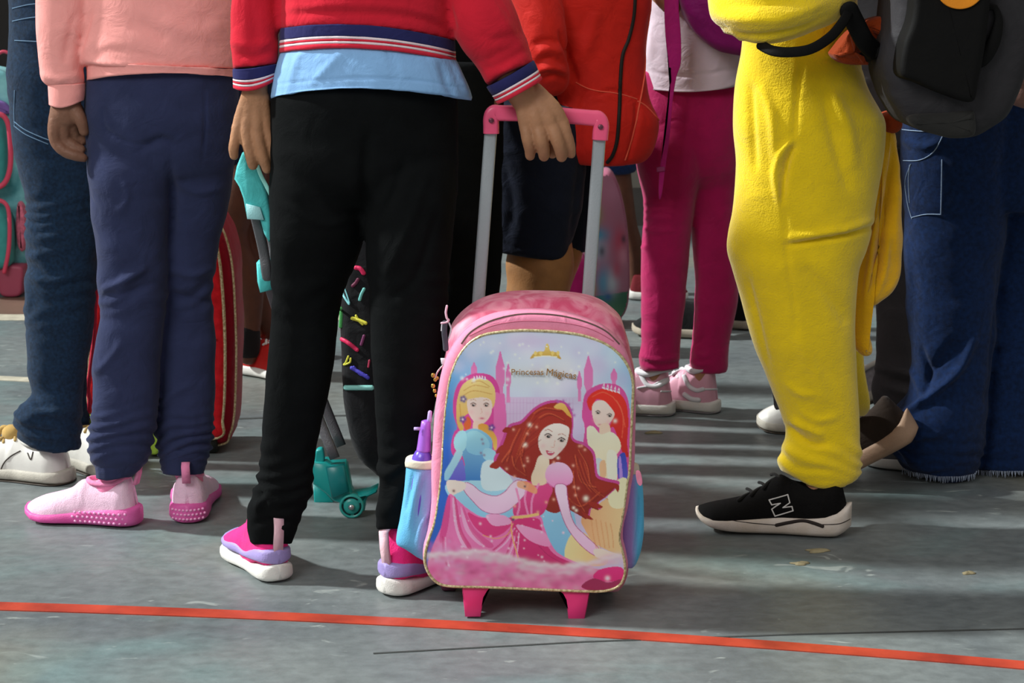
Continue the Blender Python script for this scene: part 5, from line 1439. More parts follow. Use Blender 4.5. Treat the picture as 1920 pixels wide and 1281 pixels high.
# ---- right figure: generic maiden in cream
cv.halo([(1094, 760), (1098, 738), (1112, 726), (1132, 720), (1158, 724), (1174, 745), (1180, 790), (1180, 880), (1160, 905), (1094, 880), (1092, 850), (1098, 800), (1093, 780)], 4, '#d8509c')
cv.fill([(1100, 752), (1106, 738), (1122, 729), (1142, 728), (1160, 736), (1174, 756), (1178, 790), (1176, 830), (1178, 856), (1168, 850), (1158, 820), (1150, 800), (1142, 800), (1150, 770), (1120, 746), (1108, 768)], '#e8301f', '#c7231e')
for a in ([(1110, 742), (1130, 734), (1150, 744)], [(1156, 750), (1168, 780), (1166, 820)], [(1150, 745), (1164, 765), (1172, 800)]): cv.line(a, 2, '#f4674a', .6)
cv.fill([(1110, 760), (1118, 750), (1132, 750), (1146, 764), (1152, 776), (1144, 790), (1130, 800), (1118, 796), (1111, 780)], '#f0dcd2', '#ecd0c4')
for ex, ey in ((1121, 772), (1143, 778)):
    cv.spot(ex, ey, 3.8, '#2c3a34', .95, ry=2.6); cv.line([(ex - 5, ey - 2), (ex, ey - 4.2), (ex + 4, ey - 1.5)], 1.3, '#3a2620')
cv.spot(1124, 794, 4.0, '#cf6e6e', .8, ry=1.6)
cv.fill([(1124, 796), (1140, 792), (1144, 812), (1126, 816)], '#eccfb8')
cv.spot(1153, 788, 4, '#f0dcd2')
cv.fill([(1100, 800), (1112, 797), (1126, 812), (1144, 808), (1158, 818), (1164, 836), (1156, 850), (1144, 852), (1142, 900), (1116, 900), (1112, 850), (1102, 830)], '#efe8cf', '#e9dcb4')
cv.fill([(1116, 858), (1130, 862), (1132, 890), (1118, 890)], '#c9d4d8')
cv.fill([(1124, 866), (1134, 862), (1136, 888), (1126, 896)], '#e6b98e')
cv.fill([(1138, 846), (1156, 850), (1156, 900), (1140, 900)], '#f0ead6')
for k in range(5):
    cv.fill([(1128 + 7 * k, 726 + 2.2 * k), (1134 + 7 * k, 729 + 2.2 * k), (1133 + 7 * k, 715 + 2.4 * k)], '#e9e3ee', smooth=False)
    cv.spot(1131 + 7 * k, 723 + 2.3 * k, 1.6, '#c04a94')
cv.fill([(1158, 858), (1172, 850), (1178, 900), (1176, 930), (1166, 916), (1158, 890)], '#3547b4', '#6a5fd0')
cv.fill([(1160, 860), (1164, 858), (1168, 905), (1162, 900)], '#b48ce0')
# ---- gowns behind
cv.fill([(838, 905), (905, 898), (962, 905), (980, 960), (965, 985), (900, 985), (850, 940)], '#a7d8ee', '#7fc0e2', 90)
cv.fill([(905, 866), (932, 862), (962, 900), (940, 915), (905, 912)], '#cfe3ea')
cv.fill([(1000, 942), (1060, 920), (1082, 1000), (1068, 1046), (1030, 1030), (1012, 990)], '#9ad0ea', '#7ab8de', 90)
cv.fill([(1070, 1000), (1100, 1000), (1140, 1050), (1110, 1060), (1060, 1045)], '#e6dca0', '#e9c083', 0)
cv.fill([(1092, 965), (1140, 930), (1176, 905), (1174, 950), (1163, 1010), (1170, 1040), (1120, 1020), (1096, 990)], '#e3a878', '#e6d09a', 0)
cv.fill([(1140, 915), (1165, 895), (1178, 905), (1172, 948), (1145, 948)], '#eee6bd')
# ---- centre figure: generic maiden in pink with long auburn hair
hair = [(930, 862), (938, 842), (946, 822), (957, 798), (978, 790), (996, 772), (1012, 760), (1032, 753), (1054, 754), (1068, 768), (1072, 792), (1070, 816), (1078, 826), (1094, 832), (1110, 848), (1114, 872), (1118, 892), (1136, 900), (1156, 906), (1150, 916), (1134, 930), (1118, 942), (1122, 954), (1106, 950), (1100, 970), (1088, 964), (1078, 958), (1060, 950), (1040, 958), (1018, 944), (1030, 900), (1020, 890), (996, 905), (988, 896), (960, 888), (940, 872)]
cv.halo([(x + (x - 1035) * .025, y - 3) for x, y in hair], 4, '#c94896')
cv.fill(hair, '#a82c1e', '#8e2418')
r3 = np.random.RandomState(3)
for a in ([(1000, 772), (1020, 762), (1050, 766)], [(975, 800), (960, 830), (950, 860)], [(990, 800), (975, 840), (984, 880)], [(960, 850), (965, 870), (985, 888)], [(1084, 840), (1100, 870), (1106, 910)], [(1078, 850), (1090, 900), (1130, 912)], [(1000, 790), (985, 815), (978, 850)], [(1066, 930), (1090, 945), (1130, 915)], [(1010, 780), (1030, 772), (1056, 784)], [(957, 838), (948, 850), (940, 862)], [(1074, 880), (1080, 925), (1096, 955)]):
    cv.line(a, 2.4, '#cf5a36', .55); cv.line([(x + 3, y + 3) for x, y in a], 1.8, '#74180f', .5)
cv.fill([(985, 898), (1004, 902), (1020, 900), (1036, 912), (1030, 930), (1014, 962), (966, 964), (964, 930), (968, 908)], '#e0508f', '#cf3277', 60)
cv.fill([(1010, 852), (1026, 850), (1030, 866), (1030, 886), (1022, 904), (1000, 906), (996, 890), (1002, 874)], '#f3dcc6', '#eed0b0')
cv.fill([(1009, 820), (1014, 806), (1024, 796), (1042, 790), (1058, 793), (1067, 800), (1065, 816), (1061, 830), (1052, 842), (1042, 852), (1032, 857), (1020, 852), (1011, 838)], '#f4e2da', '#efd3c8')
for ex, ey, rt_ in ((1028, 814, 0.15), (1053, 822, 0.3)):
    cv.spot(ex, ey, 4.8, '#40302a', .95, ry=3.0)
    cv.line([(ex - 7, ey - 2.5), (ex - 1, ey - 5.5), (ex + 6, ey - 2)], 1.8, '#2c1a16')
    cv.line([(ex - 7, ey - 11), (ex, ey - 13), (ex + 7, ey - 9)], 1.1, '#a8604a')
    cv.spot(ex + 1.2, ey - 1.2, 1.0, '#ffffff')
cv.fill([(1024, 840), (1032, 843), (1040, 844), (1034, 850), (1026, 848)], '#c8506a')
cv.line([(1027, 844), (1037, 845)], 1.4, '#f6eeee')
cv.line([(1040, 822), (1038, 834), (1033, 834)], 1, '#d8a090')
cv.fill([(1038, 760), (1048, 753), (1058, 755), (1064, 764), (1072, 780), (1064, 776), (1054, 766), (1044, 764)], '#eec46a', '#d89c3c')
for x, y in ((1046, 750), (1056, 749), (1066, 756), (1072, 766), (1076, 776)): cv.spot(x, y, 3.2, '#b060ae', .9)
cv.fill([(1022, 888), (1028, 870), (1044, 863), (1062, 868), (1073, 884), (1072, 900), (1062, 906), (1046, 912), (1030, 906)], '#efc4e2', '#e88cc6', 90)
cv.line([(1024, 900), (1044, 912), (1068, 904)], 1.5, '#c85a9a', .6)
def edge(pts, col='#b44a88'):
    P = cat(pts, 5, True); cv.line(list(P) + [P[0]], 1.3, col, .7)
armR = [(1040, 908), (1060, 906), (1064, 930), (1070, 962), (1080, 984), (1098, 1002), (1122, 1026), (1118, 1040), (1100, 1030), (1078, 1008), (1060, 980), (1048, 945)]
cv.fill(armR, '#f6d0e6', '#f2bfe0'); edge(armR)
cv.fill([(1112, 1030), (1124, 1026), (1146, 1034), (1162, 1040), (1150, 1046), (1120, 1044)], '#f3dccf')
armL = [(984, 902), (988, 916), (972, 936), (950, 954), (928, 960), (905, 954), (886, 936), (870, 916), (872, 902), (886, 906), (904, 920), (928, 926), (946, 918), (960, 902), (972, 896)]
cv.fill(armL, '#f6d2e6', '#f2c0e0'); edge(armL)
cv.fill([(838, 900), (852, 898), (872, 902), (872, 914), (858, 922), (848, 926), (840, 918)], '#f2dcd2')
cv.spot(851, 918, 3, '#5a2018', .9)
for a in ([(968, 912), (974, 940), (970, 960)], [(990, 904), (984, 930), (990, 960)], [(1010, 904), (998, 930), (996, 958)]): cv.line(a, 4, '#f08cbc', .8)
cv.fill([(972, 898), (990, 900), (1006, 912), (1004, 922), (984, 914), (970, 908)], '#f2a56a', alpha=.8)
cv.spot(984, 908, 2.4, '#27334e', 1)
# skirt
sk = [(843, 924), (836, 950), (828, 985), (815, 1015), (806, 1040), (802, 1062), (812, 1085), (832, 1097), (900, 1100), (1000, 1106), (1100, 1110), (1150, 1108), (1166, 1090), (1170, 1070), (1120, 1066), (1080, 1052), (1046, 1034), (1030, 1010), (1020, 984), (1010, 962), (964, 962), (950, 968), (905, 966), (876, 950), (858, 934)]
cv.fill(sk, '#ea74b4', '#e27ab0', 90)
cv.fill([(878, 958), (905, 968), (960, 966), (962, 975), (945, 995), (920, 1004), (898, 992), (884, 975)], '#da3a80')
cv.fill([(912, 962), (945, 962), (960, 976), (940, 982), (922, 980)], '#efa4cf')
cv.fill([(964, 972), (1008, 968), (1016, 990), (1026, 1020), (1044, 1040), (1080, 1060), (1000, 1062), (978, 1050), (966, 1010)], '#d63179', '#c92a70')
cv.fill([(968, 980), (1004, 988), (1022, 996), (1032, 1020), (1010, 1018), (985, 1004)], '#efa2cc', '#ec8fc2')
cv.fill([(838, 935), (845, 932), (842, 975), (834, 1010), (824, 1010)], '#d93a8a', alpha=.8)
cv.fill([(848, 935), (854, 938), (860, 985), (876, 1020), (868, 1022), (854, 990)], '#f5b6da', alpha=.8)
cv.fill([(852, 934), (856, 936), (866, 990), (884, 1022), (878, 1026), (860, 992)], '#d2387e', alpha=.8)
cv.fill([(864, 946), (880, 985), (905, 1014), (898, 1018), (872, 990)], '#f2aed6', alpha=.8)
cv.fill([(868, 946), (890, 988), (925, 1018), (912, 1022), (882, 992)], '#d8488c', alpha=.7)
for a in ([(960, 985), (945, 1010), (925, 1028)], [(964, 990), (956, 1020), (946, 1044)], [(968, 994), (966, 1020), (962, 1048)], [(830, 1005), (832, 1035), (838, 1060)]): cv.line(a, 3.2, '#cc2f74', .6); cv.line([(x + 5, y + 2) for x, y in a], 2.6, '#f6bfe0', .6)
cv.line([(906, 1000), (930, 1006), (952, 998), (962, 978)], 1.6, '#eaa06a')
cv.line([(962, 966), (985, 964), (1008, 960)], 5.5, '#efc27a'); cv.spot(962, 970, 3, '#3a4a62')
cv.line([(959, 975), (960, 1000), (968, 1030), (974, 1052)], 2.2, '#ecb06a')
for a in ([(1010, 1020), (1030, 1040), (1060, 1056)],): cv.line(a, 1.5, '#a81e5c', .6)
# misty frill and marbled lower edge
r4 = np.random.RandomState(9)
for i in range(150):
    x = r4.uniform(800, 1172); yc = np.interp(x, [800, 840, 880, 940, 1000, 1060, 1110, 1150], [1045, 1040, 1036, 1042, 1060, 1066, 1056, 1046])
    cv.spot(x, yc + r4.uniform(-6, 10), r4.uniform(6, 14), ['#dcc6d4', '#e4b6d0', '#d4cfd4'][i % 3], .38, ry=r4.uniform(4, 8))
for i in range(170):
    x = r4.uniform(802, 1130); y = r4.uniform(1058, 1104)
    cv.spot(x, y, r4.uniform(5, 12), ['#d98ab0', '#cf6e9c', '#e2a2c2', '#c04f86', '#d8b0c4'][i % 5], .45, ry=r4.uniform(3, 8))
for i in range(60):
    cv.spot(r4.uniform(805, 860), r4.uniform(1010, 1090), r4.uniform(4, 9), ['#e88cc0', '#d9448c', '#dca6d4'][i % 3], .4)
cv.fill([(1122, 1068), (1150, 1062), (1168, 1066), (1168, 1086), (1130, 1090), (1112, 1082)], '#e23486', '#d42a78')
cv.fill([(1090, 1100), (1112, 1084), (1140, 1092), (1166, 1086), (1158, 1104), (1120, 1110)], '#9c2a58')
cv.spot(1139, 1084, 5, '#ffe6f2', .9)
cv.line([(880, 1102), (1000, 1106), (1100, 1110)], 3, '#6a3040', .5)
for i in range(46):
    x, y = r4.uniform(940, 1110), r4.uniform(795, 960)
    mcol = cv.a[int((y - 610) * 2), int((x - 785) * 2)]
    if mcol[0] > 0.2 and mcol[1] < 0.1:
        cv.spot(x, y, 2.2, '#f4b49a', .9); cv.spot(x, y, 4, '#f0a088', .25)
for i in range(40):
    cv.spot(r4.uniform(850, 1170), r4.uniform(640, 720), r4.uniform(1.5, 4), '#eef4fa', .7)
for i in range(30):
    cv.spot(r4.uniform(840, 1060), r4.uniform(960, 1060), r4.uniform(1.2, 2.6), '#fbd2e6', .9)
for x, y, r_ in ((1098, 931, 5), (1075, 948, 3), (1080, 953, 3), (993, 793, 4), (985, 830, 4), (1046, 855, 3)): cv.spot(x, y, r_, '#fff0dc', .95)
# gold crown above the lettering
cv.fill([(994, 671), (1000, 662), (1010, 658), (1020, 657), (1024, 645), (1028, 645), (1032, 657), (1044, 660), (1052, 672), (1040, 668), (1024, 666), (1006, 668)], '#e8cf74', '#c99d3a', 90)
cv.line([(1002, 668), (1024, 666), (1044, 668)], 1.6, '#fff7d0')
cv.spot(1026, 651, 2.5, '#f6f0b8')

for ex, ey, r_ in ((888, 757, 2.6), (912, 757, 2.6), (1028, 814, 3.2), (1053, 822, 3.2), (1121, 772, 2.6), (1143, 778, 2.6)):
    cv.spot(ex, ey, r_, '#1e1410', 1, soft=0, ry=r_ * .85); cv.spot(ex + .9, ey - .9, .8, '#ffffff', 1, soft=0)
cv.gain = 1.12
# bright frill, cheeks and hem shadow
for i, x in enumerate(np.linspace(806, 1160, 60)):
    yc = np.interp(x, [800, 850, 900, 950, 1000, 1060, 1110, 1150], [1040, 1036, 1030, 1040, 1056, 1060, 1054, 1042])
    cv.spot(x, yc + 2 * math.sin(i * 1.7), 6, '#e6dce2', .55, ry=4)
for x, y in ((1018, 832), (1050, 838), (884, 770), (914, 772), (1114, 786), (1140, 790)): cv.spot(x, y, 5, '#f2a8b0', .35)
for k in range(5):
    cv.line([(1108 + 9 * k, 968 + 3 * k), (1112 + 9 * k, 1000), (1118 + 8 * k, 1026)], 2.4, '#d8915c', .35)
for k in range(6):
    cv.line([(1004 + 2 * k, 770 + 10 * k), (986 - 2 * k, 800 + 10 * k), (968 - k, 850 + 5 * k)], 1.6, ['#c8502e', '#7a1a10'][k % 2], .45)
    cv.line([(1074 + 4 * k, 850 + 3 * k), (1086 + 5 * k, 890 + 4 * k), (1100 + 8 * k, 915 + 4 * k)], 1.6, ['#7a1a10', '#cc5732'][k % 2], .4)
# curling hair ends
for pts in ([(1114, 900), (1140, 902), (1160, 908), (1158, 922), (1150, 912), (1128, 922)], [(1090, 955), (1102, 962), (1112, 972), (1098, 968)], [(940, 858), (926, 862), (918, 872), (934, 874)], [(960, 800), (948, 798), (942, 806), (954, 808)], [(944, 830), (934, 836), (930, 846), (944, 842)], [(1100, 940), (1118, 950), (1130, 948), (1112, 938)]):
    cv.fill(pts, '#a02a1c')
for x in (1004, 1014, 1036, 1046): cv.spot(x, 661, 3, '#e9cf76', .95, soft=0, ry=4)
cv.spot(1026, 650, 4, '#e2c465', 1, soft=0); cv.spot(1025, 649, 1.6, '#fffbe0', 1, soft=0)

# ============================================================ pink trolley backpack
YB = Yg(1161)
bag = thing('trolley_backpack', 'pink rolling school bag printed with three gowned maidens, gold piping, raised handle', 'backpack', (at(1000, 1100, YB)[0], YB, 0))
def marble_mat():
    m = mat('pink_marbled_satin', '#e0738f', rough=0.5, var=0.0, col2='#e88aa2', vscale=26, scale=700, bump=0.15, sheen=0.2)
    nt = m.node_tree
    rp = [n for n in nt.nodes if n.type == 'VALTORGB'][0]
    rp.color_ramp.elements[0].position = 0.36; rp.color_ramp.elements[0].color = (*lin('#d34a72'), 1)
    rp.color_ramp.elements[1].position = 0.60; rp.color_ramp.elements[1].color = (*lin('#ea93a8'), 1)
    e = rp.color_ramp.elements.new(0.48); e.color = (*lin('#df7190'), 1)
    ns = [n for n in nt.nodes if n.type == 'TEX_NOISE' and abs(n.inputs['Scale'].default_value - 26) < .1][0]
    ns.inputs['Distortion'].default_value = 1.2
    return m
marb = marble_mat()
pinkf = fabric('bag_pink', '#ea8fae', var=0.04, rough=0.65)
gold = mat('gold_piping', '#b79c62', rough=0.35, metal=0.35, var=0.3, vscale=240, col2='#efe3b8')
hot = plastic('hot_pink_plastic', '#e8387f', rough=0.4)
grip = plastic('grip_pink_plastic', '#f45c86', rough=0.35)
alu = mat('grey_tube', '#aab3b8', rough=0.35, metal=0.25, var=0.03)
shell_o = [(812, 850), (814, 800), (820, 760), (826, 720), (836, 671), (840, 643), (845, 618), (861, 594), (884, 575), (912, 562), (950, 554), (1001, 551), (1052, 553), (1096, 560), (1126, 571), (1150, 588), (1166, 606), (1176, 635), (1184, 665), (1191, 700), (1193, 760), (1193, 821), (1190, 880), (1182, 950), (1174, 1010), (1178, 1060), (1166, 1096), (1136, 1106), (1001, 1101), (850, 1096), (812, 1084), (798, 1050), (802, 1000), (808, 940), (811, 890)]
V, F = slab(shell_o, YB, 0.035, 0.155, bevel=0.035, Yref=YB + 0.075, rings=8)
V, F = cloth((V, F), amp=0.0012, low=0.003, seed=101, folds=[([(862, 640), (885, 612), (930, 592)], 4, -0.006), ([(842, 668), (862, 634), (900, 600)], 5, 0.004), ([(1180, 670), (1160, 625), (1120, 596)], 4, -0.004)])
sh_o = obj('main_body', (V, F), marb, bag)
pock_o = [(912, 601), (950, 591), (1001, 587), (1052, 591), (1095, 602), (1132, 618), (1160, 642), (1177, 668), (1188, 700), (1194, 740), (1193, 821), (1190, 880), (1180, 950), (1169, 1008), (1175, 1045), (1178, 1072), (1164, 1101), (1136, 1112), (1098, 1112), (1001, 1107), (907, 1102), (838, 1100), (810, 1089), (795, 1065), (793, 1038), (800, 1006), (807, 960), (808, 900), (810, 840), (815, 780), (822, 727), (834, 684), (852, 650), (878, 620)]
V, F = slab(pock_o, YB, 0.004, 0.06, bevel=0.014, bulge=0.004, rings=8)
V, F = cloth((V, F), amp=0.0008, low=0.001, seed=102)
pk_o = obj('front_pocket', (V, F), pinkf, bag)
panel_o = [(831, 840), (834, 790), (839, 745), (844, 712), (851, 690), (861, 668), (880, 644), (905, 629), (936, 623), (970, 620), (1001, 620), (1050, 623), (1095, 630), (1136, 646), (1164, 668), (1180, 693), (1187, 720), (1186, 759), (1183, 821), (1180, 884), (1176, 905), (1170, 949), (1163, 990), (1161, 1010), (1167, 1036), (1171, 1055), (1171, 1078), (1161, 1098), (1136, 1108), (1095, 1109), (1001, 1105), (907, 1101), (840, 1099), (814, 1088), (799, 1064), (797, 1040), (805, 1009), (816, 977), (823, 934), (828, 890)]
V, F, C = print_panel(panel_o, YB - 0.0015, cv, 0.014, crease=0.003)
pn = obj('printed_panel', (V, F), vcol_mat('satin_print'), pk_o, colors=C, label='satin print of three maidens in blue, pink and cream gowns before pink towers')
Pp = cat(panel_o, 4, True)
W = np.array([[*at(a, b, YB - 0.002), px2m(2.9, YB), 1] for a, b in Pp] + [[*at(Pp[0, 0], Pp[0, 1], YB - 0.002), px2m(2.9, YB), 1]])
obj('gold_piping', sweep(W, n=10, sub=2, caps=False), gold, pk_o)
zb = bvh(pk_o, sh_o)
obj('zip', stroke(zb, [(866, 644), (884, 622), (918, 603), (960, 592), (1001, 589), (1052, 593), (1100, 605), (1136, 622), (1160, 645)], 1.7, back=0.0006, Yd=YB + .02), mat('zip_grey', '#6b5450', rough=0.5), pk_o)
obj('seam', stroke(zb, [(880, 630), (920, 612), (960, 604), (1001, 602), (1060, 606), (1110, 618), (1150, 640)], 0.9, back=0.0004, Yd=YB + .02), mat('seam_pink', '#c96a86', rough=0.6), pk_o)
# gold lettering
def text_mesh(s, px, py, wpx, Y, rot, depth=0.0006, arc=0.0, weight=0.0):
    cu = bpy.data.curves.new('t', 'FONT')
    cu.body = s; cu.size = 1.0; cu.extrude = 0.02; cu.offset = weight; cu.resolution_u = 2
    o = bpy.data.objects.new('t', cu); COL.objects.link(o)
    dg = bpy.context.evaluated_depsgraph_get()
    me = o.evaluated_get(dg).to_mesh()
    V = np.array([v.co[:] for v in me.vertices]); F = [tuple(p.vertices) for p in me.polygons]
    o.evaluated_get(dg).to_mesh_clear()
    bpy.data.objects.remove(o); bpy.data.curves.remove(cu)
    w = V[:, 0].max() - V[:, 0].min(); V[:, 0] -= (V[:, 0].max() + V[:, 0].min()) / 2
    k = wpx / w
    x, y = V[:, 0] * k, V[:, 1] * k
    y = y - arc * (x / wpx) ** 2
    c, s_ = math.cos(rot), math.sin(rot)
    X, Yy = px + x * c - y * s_, py - (x * s_ + y * c)
    P = at(X, Yy, Y)
    P[:, 1] = Y - V[:, 2] / 0.02 * depth
    return P, F
goldt = mat('gold_print', '#a87b42', rough=0.4, metal=0.2, var=0.2, vscale=200)
Yt_ = YB - 0.0015 - 0.0125
obj('lettering', join(text_mesh('Princesas', 989, 703, 60, Yt_, 0.0, arc=2, weight=0.0), text_mesh('Mágicas', 1052, 707, 56, Yt_, -0.13, arc=2, weight=0.0)), goldt, pn, smooth=False)

# poles and grip
YH = YB + 0.165
def pole(x0, y0, x1, y1, w):
    a, b = at(x0, y0, YH), at(x1, y1, YH)
    return sweep(np.array([[*a, px2m(w / 2, YH), .6], [*((a + b) / 2), px2m(w / 2, YH), .6], [*b, px2m(w / 2, YH), .6]]), n=20, p=3.5, caps=False)
lp = (921, 232), (891, 640)
for (x0, y0), (x1, y1) in (((921, 236), (893, 620)), ((1125, 244), (1098, 624))):
    obj('pole', pole(x0, y0, x1, y1, 24), alu, bag)
    obj('pole', pole(x1, y1, x1 - 32, 1080, 27), alu, bag)
gp = [(907, 204), (911, 197), (920, 195), (1000, 198), (1080, 204), (1132, 207), (1140, 211), (1141, 220), (1138, 258), (1133, 261), (1115, 258), (1111, 254), (1113, 240), (1104, 234), (1060, 232), (1000, 228), (950, 225), (939, 228), (935, 240), (934, 248), (909, 246), (905, 240)]

def prism(outline, Y, front, back, bevel=0.003, Yref=None):
    """bevelled prism with triangulated caps, for non star-shaped outlines"""
    P = np.array(outline, float)
    W = at(P[:, 0], P[:, 1], Y if Yref is None else Yref)[:, [0, 2]]
    bm = bmesh.new()
    R = []
    for d, y in ((bevel, Y + front), (0, Y + front + bevel), (0, Y + back - bevel), (bevel, Y + back)):
        q = inset(W, d)
        R.append([bm.verts.new((a, y, b)) for a, b in q])
    n = len(P)
    for i in range(3):
        for j in range(n):
            bm.faces.new((R[i][j], R[i][(j + 1) % n], R[i + 1][(j + 1) % n], R[i + 1][j]))
    caps = [bm.faces.new(R[0]), bm.faces.new(R[3])]
    bmesh.ops.triangulate(bm, faces=caps)
    bmesh.ops.recalc_face_normals(bm, faces=bm.faces)
    bm.verts.index_update()
    V = np.array([v.co[:] for v in bm.verts]); F = [tuple(v.index for v in f.verts) for f in bm.faces]
    bm.free()
    return V, F
g_ = obj('grip', sweep(np.array([[*at(a, b, YH), px2m(c, YH), .95] for a, b, c in ((921, 250, 15), (921, 238, 15), (921, 222, 15), (926, 212, 15), (940, 212, 14.5), (1000, 213.5, 14.5), (1060, 217, 14.5), (1108, 221, 14.5), (1122, 223, 15), (1127, 234, 15), (1126, 248, 15), (1125, 262, 15))]), n=24, sub=5, p=4, caps=False), grip, bag)
for x, y in ((921, 226), (1126, 238)):
    c = at(x, y, YH - 0.0145)
    obj('screw', join(ball(c, (0.0042, 0.0015, 0.0042), 8), box(c - [0, .0012, 0], (0.005, 0.001, 0.001))), mat('screw_steel', '#7a4a58', rough=0.4, metal=0.6), g_)
# feet and wheels
for k_, pts in enumerate((([(866, 1096), (922, 1098), (914, 1110), (907, 1122), (904, 1140), (901, 1158), (872, 1158), (869, 1130), (867, 1112)]), ([(1044, 1104), (1107, 1106), (1105, 1118), (1101, 1140), (1096, 1164), (1066, 1166), (1064, 1145), (1061, 1126), (1055, 1115)]))):
    obj('foot', prism(pts, YB, 0.002, 0.03, 0.0012), hot, bag)
obj('base_bar', prism([(905, 1094), (1062, 1098), (1062, 1112), (905, 1107)], YB, 0.01, 0.03, 0.003), hot, bag)
YW = YB + 0.14
for x in (842, 1136):
    c = at(x, 1112, YW); c[2] = 0.026
    a = []
    for s_ in (-1, 1):
        pass
    R = []
    th = np.arange(32) / 32 * 2 * math.pi
    for dx, r_ in ((-.013, .010), (-.013, .022), (-.010, .026), (.010, .026), (.013, .022), (.013, .010)):
        R.append(np.stack([np.full(32, c[0] + dx), c[1] + r_ * np.cos(th), c[2] + r_ * np.sin(th)], -1))
    w_ = obj('wheel', rings_mesh(np.array(R)), mat('plum_wheel', '#6e2c4c', rough=0.5), bag)
    obj('wheel_guard', box((c[0], c[1] - .0, c[2] + 0.034), (0.036, 0.06, 0.02)), hot, bag, smooth=False)
# side pockets
def grad_mat(key, c1, c2, xa, xb):
    m = mat(key, c1, rough=0.6, bump=0.35, scale=500, var=0.03)
    nt = m.node_tree
    b = nt.nodes['Principled BSDF']
    g = nt.nodes.new('ShaderNodeNewGeometry'); s_ = nt.nodes.new('ShaderNodeSeparateXYZ')
    tc = [n for n in nt.nodes if n.type == 'TEX_COORD'][0]
    nt.links.new(tc.outputs['Object'], s_.inputs[0])
    r = nt.nodes.new('ShaderNodeValToRGB')
    mr = nt.nodes.new('ShaderNodeMapRange'); mr.inputs[1].default_value = xa; mr.inputs[2].default_value = xb
    nt.links.new(s_.outputs['X'], mr.inputs[0]); nt.links.new(mr.outputs[0], r.inputs[0])
    r.color_ramp.elements[0].color = (*lin(c1), 1); r.color_ramp.elements[1].color = (*lin(c2), 1)
    nt.links.new(r.outputs[0], b.inputs['Base Color'])
    return m
bx = ROOT[bag.name][0]
YP = YB + 0.058
Lp = tube([(868, 872, 868, 762, 835), (895, 895, 895, 760, 835), (930, 930, 930, 757, 832), (975, 750, 828), (1005, 743, 824), (1022, 1026, 1030, 744, 820), (1030, 1040, 1050, 758, 818), (1046, 1056, 1066, 782, 818)], YP, 0.8, n=64, step=3)
xa = at(775, 950, YP)[0] - bx; xb = at(812, 950, YP)[0] - bx
garment(bag, 'side_pocket', grad_mat('pocket_blue_lilac', '#62b2de', '#a08fd0', xa, xb), Lp, amp=0.0012, low=0.002, seed=110, freq=(26, 26, 8),
        folds=[([(790, 885), (778, 930), (766, 990)], 4, 0.004), ([(800, 890), (786, 950), (776, 1010)], 3, -0.004), ([(775, 885), (768, 920), (760, 960)], 3, -0.003), ([(800, 960), (786, 1000), (784, 1035)], 5, 0.004), ([(812, 890), (804, 950), (792, 985)], 3, 0.003)])
obj('elastic_band', fix(tube([(862, 867, 862, 760, 836), (869, 874, 869, 759, 836), (876, 881, 876, 760, 836)], YP, 0.82, n=64, step=3)), fabric('cream_elastic', '#dcd3c0', var=0.05), bag)
Rp = tube([(884, 890, 884, 1168, 1198), (910, 1168, 1204), (950, 1165, 1207), (1000, 1162, 1206), (1035, 1162, 1199), (1058, 1166, 1190), (1064, 1170, 1184)], YP, 1.0, n=64, step=3)
xa = at(1184, 950, YP)[0] - bx; xb = at(1196, 950, YP)[0] - bx
garment(bag, 'side_pocket', grad_mat('pocket_lilac_blue', '#a896e0', '#5cc2f0', xa, xb), Rp, amp=0.001, low=0.002, seed=111, folds=[([(1196, 930), (1198, 980), (1188, 1040)], 3, -0.004)])
obj('elastic_band', fix(tube([(874, 1168, 1198), (882, 1168, 1199), (890, 1168, 1199)], YP, 1.02, n=48, step=3)), fabric('cream_elastic', '#dcd3c0'), bag)
obj('strap_loop', slab([(1188, 866), (1196, 866), (1200, 885), (1196, 892), (1190, 885)], YP, -.06, -.056, bevel=.001, rings=2), pinkf, bag)

# water bottle in the left pocket
wb = thing('water_bottle', 'purple water bottle with lilac cap in the pink bag side pocket', 'bottle', tuple(at(795, 900, YP)))
def lathe(cx, rows, Y, tilt=0.0):
    R = []
    th = np.arange(32) / 32 * 2 * math.pi
    for py, r_ in rows:
        c = at(cx + tilt * (py - 850), py, Y); rr = px2m(r_, Y)
        R.append(np.stack([c[0] + rr * np.cos(th), c[1] + rr * np.sin(th), np.full(32, c[2])], -1))
    return fix(rings_mesh(np.array(R)))
Yb_ = YP - 0.005
obj('flask', lathe(792, [(842, 9), (846, 14), (856, 19), (868, 21), (900, 21), (950, 21), (985, 20), (990, 14)], Yb_, -0.08), plastic('purple_flask', '#6a4fc0', rough=0.2), wb)
obj('cap', lathe(794, [(788, 5), (790, 9), (800, 10), (815, 12), (832, 13), (842, 14), (846, 14)], Yb_, -0.08), plastic('lilac_cap', '#a468d8', rough=0.3), wb)
obj('spout', lathe(800, [(770, 2), (772, 4), (784, 4.5), (792, 5)], Yb_, -0.08), plastic('clear_lilac', '#b9a6dc', rough=0.2), wb)
obj('latch', box(at(782, 804, Yb_ - .01), (0.010, 0.006, 0.004)), plastic('lilac_cap2', '#b9a0e0'), wb)

